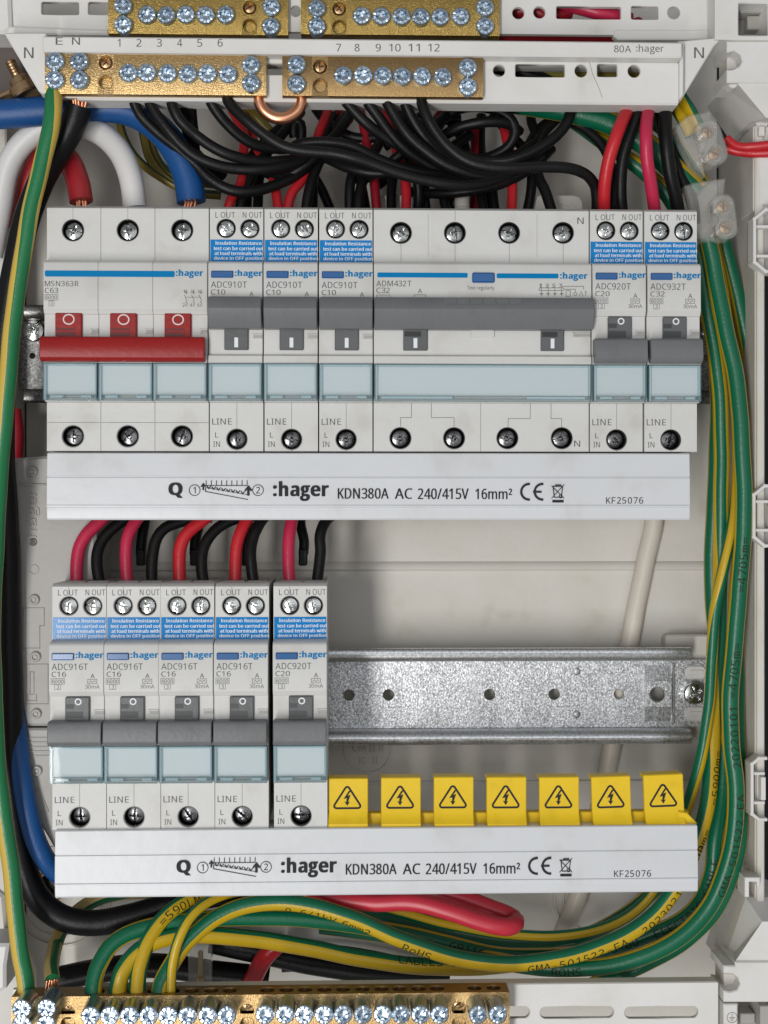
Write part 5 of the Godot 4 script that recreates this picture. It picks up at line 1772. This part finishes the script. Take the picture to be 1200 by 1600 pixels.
	cable("black_wire", "thick black wire right of the pink-red one", [[1040, 128, -20], [1040, 160, -13], [1040, 185, -8], [1041, 225, -6], [1046, 270, -8], [1056, 310, -12], [1062, 350, -16]], 2.3, M.c_black, "thicker wires into the right pair", [], 18)
	cable("black_wire", "black wire hidden in part behind the thick black one at right", [[1028, 150, -20], [1040, 220, -18], [1062, 275, -17], [1080, 310, -16], [1086, 350, -18]], 2.1, M.c_black, "thicker wires into the right pair", [], 18)
	# earth cables behind the right bar
	g = "green and yellow earth cables"
	cable("earth_cable", "earth cable passing behind the slotted face plate toward the clear blocks", [[640, 120, -26], [700, 140, -24], [760, 152, -22], [830, 163, -20], [900, 176, -19], [960, 196, -19], [1010, 226, -20], [1050, 262, -20], [1092, 302, -18]], 4.0, M.c_earth, g, [-60, -62, -50], 24, 4)
	cable("earth_cable", "lower earth cable slanting down behind the right red wires", [[860, 168, -30], [905, 195, -28], [950, 228, -27], [1000, 262, -27], [1040, 300, -27], [1070, 350, -28]], 2.8, M.c_earth, g, [-40, -45, -45], 24, 5)
	cable("earth_cable", "thin earth cable just under the slotted face plate", [[700, 128, -30], [760, 146, -29], [840, 150, -28], [930, 152, -27], [1020, 190, -27], [1060, 230, -26], [1100, 290, -24]], 2.5, M.c_earth, g, [-70, -50, -60], 24, 5)
	cable("earth_cable", "first earth cable entering the upper clear block", [[1050, 130, -24], [1066, 156, -18], [1080, 176, -14], [1096, 205, -14]], 2.1, M.c_earth, g, [20, 60], 20, 5)
	cable("earth_cable", "second earth cable entering the upper clear block", [[1036, 140, -26], [1054, 166, -20], [1066, 184, -16], [1080, 212, -15]], 2.1, M.c_earth, g, [-20, 20], 20, 6)
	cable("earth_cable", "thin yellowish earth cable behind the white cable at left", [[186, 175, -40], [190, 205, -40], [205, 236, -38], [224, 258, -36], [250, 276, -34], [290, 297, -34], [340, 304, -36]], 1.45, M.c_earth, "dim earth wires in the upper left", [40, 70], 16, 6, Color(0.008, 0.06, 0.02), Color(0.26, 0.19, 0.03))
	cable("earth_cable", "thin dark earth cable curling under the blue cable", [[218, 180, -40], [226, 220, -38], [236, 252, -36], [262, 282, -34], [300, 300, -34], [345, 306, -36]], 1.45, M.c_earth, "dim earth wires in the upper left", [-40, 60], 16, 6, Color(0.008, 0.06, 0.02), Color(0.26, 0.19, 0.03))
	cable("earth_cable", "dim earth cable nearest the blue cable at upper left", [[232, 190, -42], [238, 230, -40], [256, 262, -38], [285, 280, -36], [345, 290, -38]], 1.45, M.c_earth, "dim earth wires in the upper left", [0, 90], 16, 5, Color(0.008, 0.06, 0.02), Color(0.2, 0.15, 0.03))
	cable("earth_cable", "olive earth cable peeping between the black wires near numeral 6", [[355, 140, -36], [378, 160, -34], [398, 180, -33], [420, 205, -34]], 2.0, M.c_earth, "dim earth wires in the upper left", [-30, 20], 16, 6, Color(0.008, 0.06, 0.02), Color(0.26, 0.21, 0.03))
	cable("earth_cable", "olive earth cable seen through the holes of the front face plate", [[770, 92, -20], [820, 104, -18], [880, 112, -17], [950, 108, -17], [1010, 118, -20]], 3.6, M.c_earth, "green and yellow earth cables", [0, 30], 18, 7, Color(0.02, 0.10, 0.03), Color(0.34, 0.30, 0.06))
	cable("black_wire", "black wire seen through the first slot of the front face plate", [[740, 96, -15], [790, 108, -14], [840, 122, -14], [880, 140, -18]], 2.5, M.c_black, "", [], 14)
	# a red pair leaving at the far right
	cable("red_wire", "upper thin red wire leaving the clear block to the right edge", [[1135, 216, -18], [1150, 228, -17], [1175, 230, -15], [1230, 222, -12]], 1.5, M.c_red, "thin red pair at the right edge", [], 14)
	cable("red_wire", "lower thin red wire leaving the clear block to the right edge", [[1135, 232, -19], [1155, 238, -18], [1180, 240, -16], [1230, 236, -13]], 1.5, M.c_red, "thin red pair at the right edge", [], 14)
	# red wires behind the rear carrier's slots
	cable("red_wire", "pink-red wire seen through the long slot at the top", [[860, 2, -20], [900, 10, -19], [940, 20, -18], [985, 32, -20]], 2.6, M.c_pink, "red wires behind the rear carrier", [], 14)
	cable("red_wire", "dark red wire below the rear carrier's long slot", [[740, 58, -20], [800, 54, -20], [880, 52, -20], [960, 52, -21], [1000, 40, -24]], 3.0, M.c_dark_red, "red wires behind the rear carrier", [], 14)
	cable("red_wire", "dark red wire behind the pair of round holes at the top", [[800, 20, -22], [830, 16, -20], [855, 24, -20], [890, 18, -22]], 2.6, M.c_dark_red, "red wires behind the rear carrier", [], 14)

func make_lower_wires() -> void:
	var reds := [
		["leftmost pink-red wire into the lower breaker row", [[178, 790, -22], [158, 812, -20], [134, 838, -18], [122, 868, -17], [119, 930, -16]], "c_pink", 2.2],
		["second pink-red wire into the lower breaker row", [[232, 790, -22], [214, 812, -20], [199, 838, -18], [196, 868, -17], [201, 930, -16]], "c_pink", 2.1],
		["third wire, bright red, into the lower breaker row", [[345, 790, -22], [318, 812, -20], [290, 838, -18], [280, 868, -17], [282, 930, -16]], "c_red", 2.2],
		["fourth wire, bright red and slightly bowed, into the lower row", [[400, 790, -22], [386, 812, -20], [373, 842, -18], [368, 872, -17], [367, 930, -16]], "c_red", 2.1],
		["pink-red wire into the separate fifth lower breaker", [[462, 790, -22], [456, 812, -20], [451, 842, -18], [451, 872, -17], [455, 930, -16]], "c_pink", 2.15],
	]
	for q in reds:
		cable("red_wire", q[0], q[1], q[3], M[q[2]], "red wires into the lower row", [], 18)
	var blacks := [
		["black wire into the leftmost lower breaker", [[215, 800, -24], [186, 818, -22], [160, 842, -20], [151, 872, -18], [160, 930, -16]]],
		["black wire into the second lower breaker, arched and shiny", [[330, 808, -24], [284, 816, -22], [251, 832, -20], [238, 868, -18], [238, 930, -16]]],
		["black wire into the third lower breaker with a bright streak", [[400, 805, -24], [356, 816, -22], [327, 838, -20], [315, 868, -18], [321, 930, -16]]],
		["black wire into the fourth lower breaker, nearly upright", [[420, 800, -24], [406, 818, -21], [395, 845, -19], [392, 872, -17], [399, 930, -16]]],
		["black wire into the separate fifth lower breaker, kinked at its middle", [[525, 800, -24], [508, 816, -21], [500, 838, -19], [501, 862, -18], [493, 930, -16]]],
	]
	for q in blacks:
		cable("black_wire", q[0], q[1], 1.95, M.c_black, "black wires into the lower row", [], 18)
	var tails := [[136, 150, "leftmost"], [219, 226, "second"], [303, 312, "third"], [383, 388, "fourth"], [473, 470, "fifth"]]
	for q in tails:
		var o := cable("sleeved_wire", "%s short black wire end with a square sleeve behind the lower row wires" % q[2], [[q[1] + 4, 795, -32], [q[1], 815, -31], [q[0] + 2, 845, -30], [q[0] + 1, 866, -30]], 1.8, M.c_black, "sleeved black wire ends behind the lower row", [], 14)
		var mb := MB.new()
		px_box(mb, q[0] - 6.5, 858, q[0] + 7, 884, -33, -27.5, 0.6, 0.4)
		commit(mb, "sleeve", M.c_black, o)
	# earth bundle down the right side, then along the bottom
	var g := "green and yellow earth cables"
	var o: Node3D
	o = cable("earth_cable", "foremost earth cable of the right bundle, shiny green, rounding the lower right corner", [[1106, 372, -16], [1117, 430, -16], [1133, 510, -15], [1149, 590, -14], [1158, 680, -13], [1162, 780, -13], [1158, 880, -13], [1150, 980, -13], [1141, 1080, -13], [1143, 1160, -13], [1149, 1230, -13], [1146, 1300, -13], [1130, 1370, -13], [1098, 1430, -13], [1050, 1472, -13], [985, 1500, -14], [910, 1512, -16], [835, 1511, -19], [760, 1498, -23], [690, 1480, -27], [600, 1460, -29], [500, 1446, -31]], 2.95, M.c_earth, g, [100, 100, 98, 100, 94, 92], 28, 5)
	cable_text(o, last_path, 2.95, "=4705m=", 122, 2.9, 0, true)
	cable_text(o, last_path, 2.95, "=4705m=", 158, 2.9, 0, true)
	cable_text(o, last_path, 2.95, "20220101", 182, 2.9, -10, true)
	cable_text(o, last_path, 2.95, "GMA-501522-EA", 226, 2.9, -20, true)
	cable_text(o, last_path, 2.95, "ROHS", 291, 2.9, -12, true)
	cable_text(o, last_path, 2.95, "0H", 311, 2.9, -12, true)
	o = cable("earth_cable", "earth cable with its printed yellow side out across the bottom, second in the bundle", [[1088, 375, -20], [1096, 430, -20], [1112, 520, -20], [1124, 610, -20], [1128, 700, -21], [1126, 790, -22], [1126, 880, -25], [1122, 980, -27], [1116, 1080, -27], [1112, 1180, -24], [1104, 1260, -20], [1084, 1330, -17], [1050, 1395, -16], [1000, 1446, -15], [930, 1482, -14], [860, 1500, -13], [780, 1505, -12], [700, 1493, -11], [620, 1466, -10], [550, 1434, -9], [480, 1414, -9], [410, 1411, -9], [345, 1430, -8], [298, 1466, -6], [268, 1506, -3], [252, 1536, -1], [249, 1556, 0.4]], 2.75, M.c_earth, g, [112, 110, 104, 60, -34, -34, -34, -48, -72], 28, 8)
	cable_text(o, last_path, 2.75, "=5900m=", 197, 2.9, -34, true)
	cable_text(o, last_path, 2.75, "=5900m=", 224, 2.9, -34, true)
	cable_text(o, last_path, 2.75, "20230213 2603", 246, 2.9, -34, true)
	cable_text(o, last_path, 2.75, "GMA-501522-EA", 287, 2.9, -34, true)
	cable_text(o, last_path, 2.75, "RoHS", 330, 2.9, -34, true)
	cable_text(o, last_path, 2.75, "6mm2", 352, 2.9, -48, true)
	cable_text(o, last_path, 2.75, "0.6/1kV", 372, 2.9, -50, true)
	o = cable("earth_cable", "rear dark earth cable at the right of the bundle", [[1128, 372, -30], [1140, 420, -30], [1160, 500, -30], [1174, 580, -31], [1176, 660, -32], [1168, 760, -30], [1156, 860, -30], [1150, 960, -28], [1150, 1060, -26], [1152, 1150, -24], [1156, 1250, -22], [1152, 1330, -20], [1124, 1410, -20], [1076, 1464, -20], [1010, 1505, -20], [950, 1530, -24], [905, 1548, -30]], 2.8, M.c_earth, g, [-105, -80, -100, -90, -80], 24, 5)
	o = cable("earth_cable", "thin earth cable leaving the bundle leftward behind the lower cover", [[1112, 375, -24], [1128, 450, -24], [1142, 540, -24], [1150, 620, -23], [1153, 700, -22], [1152, 765, -20], [1142, 830, -17], [1128, 900, -16], [1116, 970, -17], [1111, 1040, -18], [1106, 1120, -18], [1094, 1190, -20], [1076, 1250, -24], [1056, 1310, -28], [1034, 1370, -30], [998, 1418, -30], [940, 1450, -29], [870, 1463, -28], [790, 1460, -27], [700, 1444, -25], [600, 1420, -22], [520, 1404, -20], [440, 1390, -22]], 2.0, M.c_earth, g, [108, 108, 104, 14, 108, 146, 188, 185, 195, 205, 210], 24, 5)
	o = cable("earth_cable", "earth cable low in the right bundle that shows green with yellow print", [[1092, 378, -28], [1104, 450, -28], [1116, 540, -28], [1122, 640, -30], [1118, 740, -34], [1113, 850, -36], [1114, 950, -36], [1126, 1060, -34], [1130, 1150, -30], [1128, 1240, -26], [1118, 1310, -22], [1110, 1370, -22], [1080, 1424, -26], [1010, 1462, -30], [930, 1486, -32], [850, 1494, -30], [770, 1490, -26], [690, 1472, -22], [600, 1453, -19], [500, 1438, -17], [400, 1434, -15], [300, 1438, -12], [225, 1450, -9], [180, 1472, -6], [156, 1508, -3], [147, 1536, -1], [146, 1556, 0.4]], 2.8, M.c_earth, g, [110, 110, 108, -74, -80, -85, -85, -75], 28, 5)
	cable_text(o, last_path, 2.8, "2022  U-00  ELECTRIC CABLE", 288, 2.9, 5, true)
	cable_text(o, last_path, 2.8, "GR1100  ELECTRA", 332, 2.9, 5, true)
	o = cable("earth_cable", "earth cable with its plain yellow side out low across the bottom", [[900, 1486, -34], [800, 1506, -30], [720, 1512, -26], [640, 1508, -22], [560, 1496, -20], [480, 1481, -18], [400, 1468, -15], [320, 1460, -11], [260, 1465, -8], [217, 1486, -5], [192, 1516, -2], [185, 1540, -1], [184, 1556, 0.4]], 2.9, M.c_earth, g, [-20, -18, -15, -12, -25], 28, 8)
	cable_text(o, last_path, 2.9, "CABLES 2022 U-SB", 66, 2.9, 52, true)
	o = cable("earth_cable", "yellow faced earth cable with print, third from the left at the bottom bar", [[420, 1372, -26], [360, 1388, -22], [305, 1402, -16], [262, 1428, -10], [234, 1464, -6], [220, 1504, -3], [215, 1536, -1], [214, 1556, 0.4]], 2.75, M.c_earth, g, [15, 10, -10, -5], 28, 7)
	cable_text(o, last_path, 2.75, "=590LM=", 42, 2.9, -4, true)
	o = cable("earth_cable", "slim earth cable standing upright, fifth from the left at the bottom bar", [[430, 1385, -22], [380, 1392, -16], [335, 1404, -9], [302, 1428, -3], [281, 1464, 0], [270, 1502, 0], [267, 1536, 0], [267, 1556, 0.4]], 1.75, M.c_earth, g, [10, 0, -15, -10], 24, 7)
	# dark earth lengths behind the bundle
	cable("earth_cable", "dim earth cable crossing behind the bundle at the bottom", [[330, 1398, -34], [420, 1404, -34], [520, 1418, -34], [640, 1450, -36], [760, 1478, -40], [860, 1478, -44], [960, 1440, -46], [1040, 1370, -46], [1080, 1290, -46]], 2.8, M.c_earth, g, [60, 60, 90], 24, 4)
	# red loop
	cable("red_wire", "thick pink-red wire doubled back in a loop under the lower cover", [[470, 1382, -22], [520, 1402, -17], [580, 1410, -14], [640, 1410, -12], [700, 1424, -10], [752, 1441, -9], [788, 1448, -9], [802, 1445, -11], [806, 1438, -15], [796, 1430, -18], [770, 1420, -19], [720, 1402, -20], [660, 1388, -22]], 3.0, M.c_red2, "", [], 22)
	cable("red_wire", "red wire stub rising behind the bottom brass bar", [[380, 1560, -40], [398, 1524, -34], [416, 1494, -30], [440, 1470, -30]], 3.2, M.c_red, "", [], 18)
	for q in [["black cable in the shade behind the bottom bar at left", [[90, 1530, -44], [160, 1516, -44], [240, 1508, -44], [330, 1520, -44], [420, 1530, -44]]], ["black cable in the shade behind the red stub", [[330, 1470, -46], [420, 1490, -44], [500, 1506, -44], [600, 1518, -44], [700, 1522, -46]]], ["black cable low behind the bottom bar at its middle", [[440, 1500, -50], [520, 1496, -50], [600, 1508, -50], [680, 1530, -50]]]]:
		cable("black_cable", q[0], q[1], 4.4, M.c_black, "black cables in the shade at the bottom", [], 18)
	# small clear plug behind the wires at the bottom
	o = thing("clear_plug", "small clear plastic plug behind the wires above the bottom bar", "plug")
	var mb := MB.new()
	var c := at(313, 1505, -30)
	mb.rbox(c.x - 4, c.y - 8, c.x + 4, c.y + 7, -34, -28, 1.0, 0.5)
	commit(mb, "plug_body", M.clear_block, o)
	mb = MB.new()
	mb.lathe([Vector2(0, 4), Vector2(0.7, 4), Vector2(0.9, 3.5), Vector2(0.9, -5), Vector2(1.5, -5.2), Vector2(1.5, -7)], 16, Transform3D(Basis(Vector3(1, 0, 0), Vector3(0, 0, -1), Vector3(0, 1, 0)), c + Vector3(0, 0, -1)))
	commit(mb, "brass_pin", M.brass, o)

# ------------------------------------------------------------------ the scene
func _ready() -> void:
	rng.seed = 7
	var cam := Camera3D.new()
	cam.name = "camera"
	cam.fov = rad_to_deg(2.0 * atan(800.0 / CAM_F))
	cam.near = 0.02
	cam.far = 20.0
	add_child(cam)
	cam.transform = Transform3D(Basis(Vector3.UP, -CAM_YAW), cam_pos * MM)
	cam.current = true
	var env := Environment.new()
	env.background_mode = Environment.BG_COLOR
	env.background_color = lin(0.27, 0.275, 0.285)
	env.tonemap_mode = Environment.TONE_MAPPER_LINEAR
	env.tonemap_exposure = 1.02
	env.ssao_enabled = true
	env.ssil_enabled = true
	env.sdfgi_enabled = true
	var we := WorldEnvironment.new()
	we.name = "environment"
	we.environment = env
	add_child(we)
	# tall window, left of and below the lens; an added broad fill behind the lens, no lamp seen
	lamp("window_light", Vector3(-0.45, -0.50, 1.4), Vector2(0.18, 1.3), 1.7, Color(1.0, 0.995, 0.985))
	lamp("fill_light", Vector3(0.35, 0.25, 2.3), Vector2(1.7, 1.2), 0.5, Color(0.98, 0.99, 1.0))

	make_materials()
	mat("c_dark_red2", lin(0.33, 0.016, 0.022), 0.36)
	mat("c_red2", lin(0.50, 0.024, 0.045), 0.36)
	mat("slot_red", lin(0.12, 0.006, 0.006), 0.5)
	bright_screw = screw_mesh(3.0, 0, M.zinc, 3.0)
	tall_screw = screw_mesh(3.0, 0, M.zinc, 9.5)
	bright_screw_small = screw_mesh(2.75, 1, M.steel, 5.0)
	well_screw = screw_mesh(3.05, 1, M.steel_mid, 5.0)
	deep_screw = screw_mesh(3.0, 1, M.steel_dark, 5.0)
	rail_screw = screw_mesh(4.1, 1, M.steel, 3.0)
	stub_screw = screw_mesh(1.9, 1, M.bronze, 2.0)
	block_screw = screw_mesh(2.1, 1, M.bronze, 3.0)

	# the wall that the board hangs on, and the darker surround that shows at its edges
	var mb := MB.new()
	mb.rbox(-400, -400, 400, 400, -76, -66, 1.0, 0.5)
	var wall := commit(mb, "wall", M.board, self)
	wall.set_meta("kind", "structure")
	mb = MB.new()
	mb.rbox(-190, -60, -137.5, 200, -64, -30, 2.0, 1.0)
	var sur := commit(mb, "side_panel", M.surround, self)
	sur.name = "outer_board"
	tag(sur, "dark brownish panel outside the enclosure at the upper left edge", "panel")

	make_enclosure()
	make_bracket()
	make_rails()
	make_carriers()

	# upper row, left to right
	make_main_switch()
	var y := 56.8
	var px := func(x: float, py: float) -> Vector3: return Vector3(at(x, py).x, y if py < 800 else -66.8, 0)
	var a := make_rcbo("narrow_breaker", "switched-on narrow breaker next to the red main switch", "narrow breakers switched on, marked C10", "ADC910T", "C10", true, px.call(327.5, 350))
	dup(a, "switched-on narrow breaker in the middle of the three marked C10", px.call(413, 350))
	dup(a, "switched-on narrow breaker next to the four-pole breaker", px.call(498.5, 350))
	make_four_pole()
	a = make_rcbo("narrow_breaker", "switched-off narrow breaker marked C20 in the upper row", "narrow breakers switched off", "ADC920T", "C20", false, px.call(921.5, 350))
	var lone := dup(a, "switched-off breaker marked C20 standing apart at the right of the lower row", px.call(427.5, 950))
	make_rcbo("narrow_breaker", "switched-off narrow breaker marked C32 at the right end of the upper row", "narrow breakers switched off", "ADC932T", "C32", false, px.call(1006.5, 350))
	a = make_rcbo("narrow_breaker", "switched-off breaker marked C16 at the left end of the lower row", "narrow breakers switched off", "ADC916T", "C16", false, px.call(81.5, 950))
	for k in a.get_children():
		if str(k.name).begins_with("clear_window"):
			k.rotation = Vector3(0, 0.009, 0.004)
	dup(a, "switched-off breaker marked C16, second from the left in the lower row", px.call(166.5, 950))
	dup(a, "switched-off breaker marked C16, third from the left in the lower row", px.call(251, 950))
	dup(a, "switched-off breaker marked C16 beside the dark gap in the lower row", px.call(336, 950))

	a = make_busbar_cover()
	dup(a, "printed light grey busbar cover under the lower breaker row", at(85.5, 1298.5, 2))
	make_shroud()

	make_heavy_cables()
	make_upper_wires()
	make_lower_wires()
	org = Vector3.ZERO
	make_connector("clear terminal block tilted beside the upper right corner, upper of two", at(1112, 222, -6), 0.32, 9.0, 15.5, [[1056, 196], [1074, 180], [1110, 172], [1116, 196], [1098, 240], [1102, 276], [1086, 262], [1066, 226]], -10)
	make_connector("clear terminal block standing beside the right end breaker, lower of two", at(1133, 338, -4), 0.12, 8.0, 15.0, [[1070, 290], [1090, 284], [1134, 278], [1132, 306], [1118, 330], [1118, 376], [1096, 378], [1078, 340]], -9)

func lamp(called: String, pos: Vector3, size: Vector2, energy: float, c: Color) -> void:
	var l := AreaLight3D.new()
	l.name = called
	l.area_size = size
	l.light_energy = energy
	l.light_color = c
	l.shadow_enabled = true
	add_child(l)
	l.transform = Transform3D(Basis.looking_at(-pos, Vector3.UP), pos)
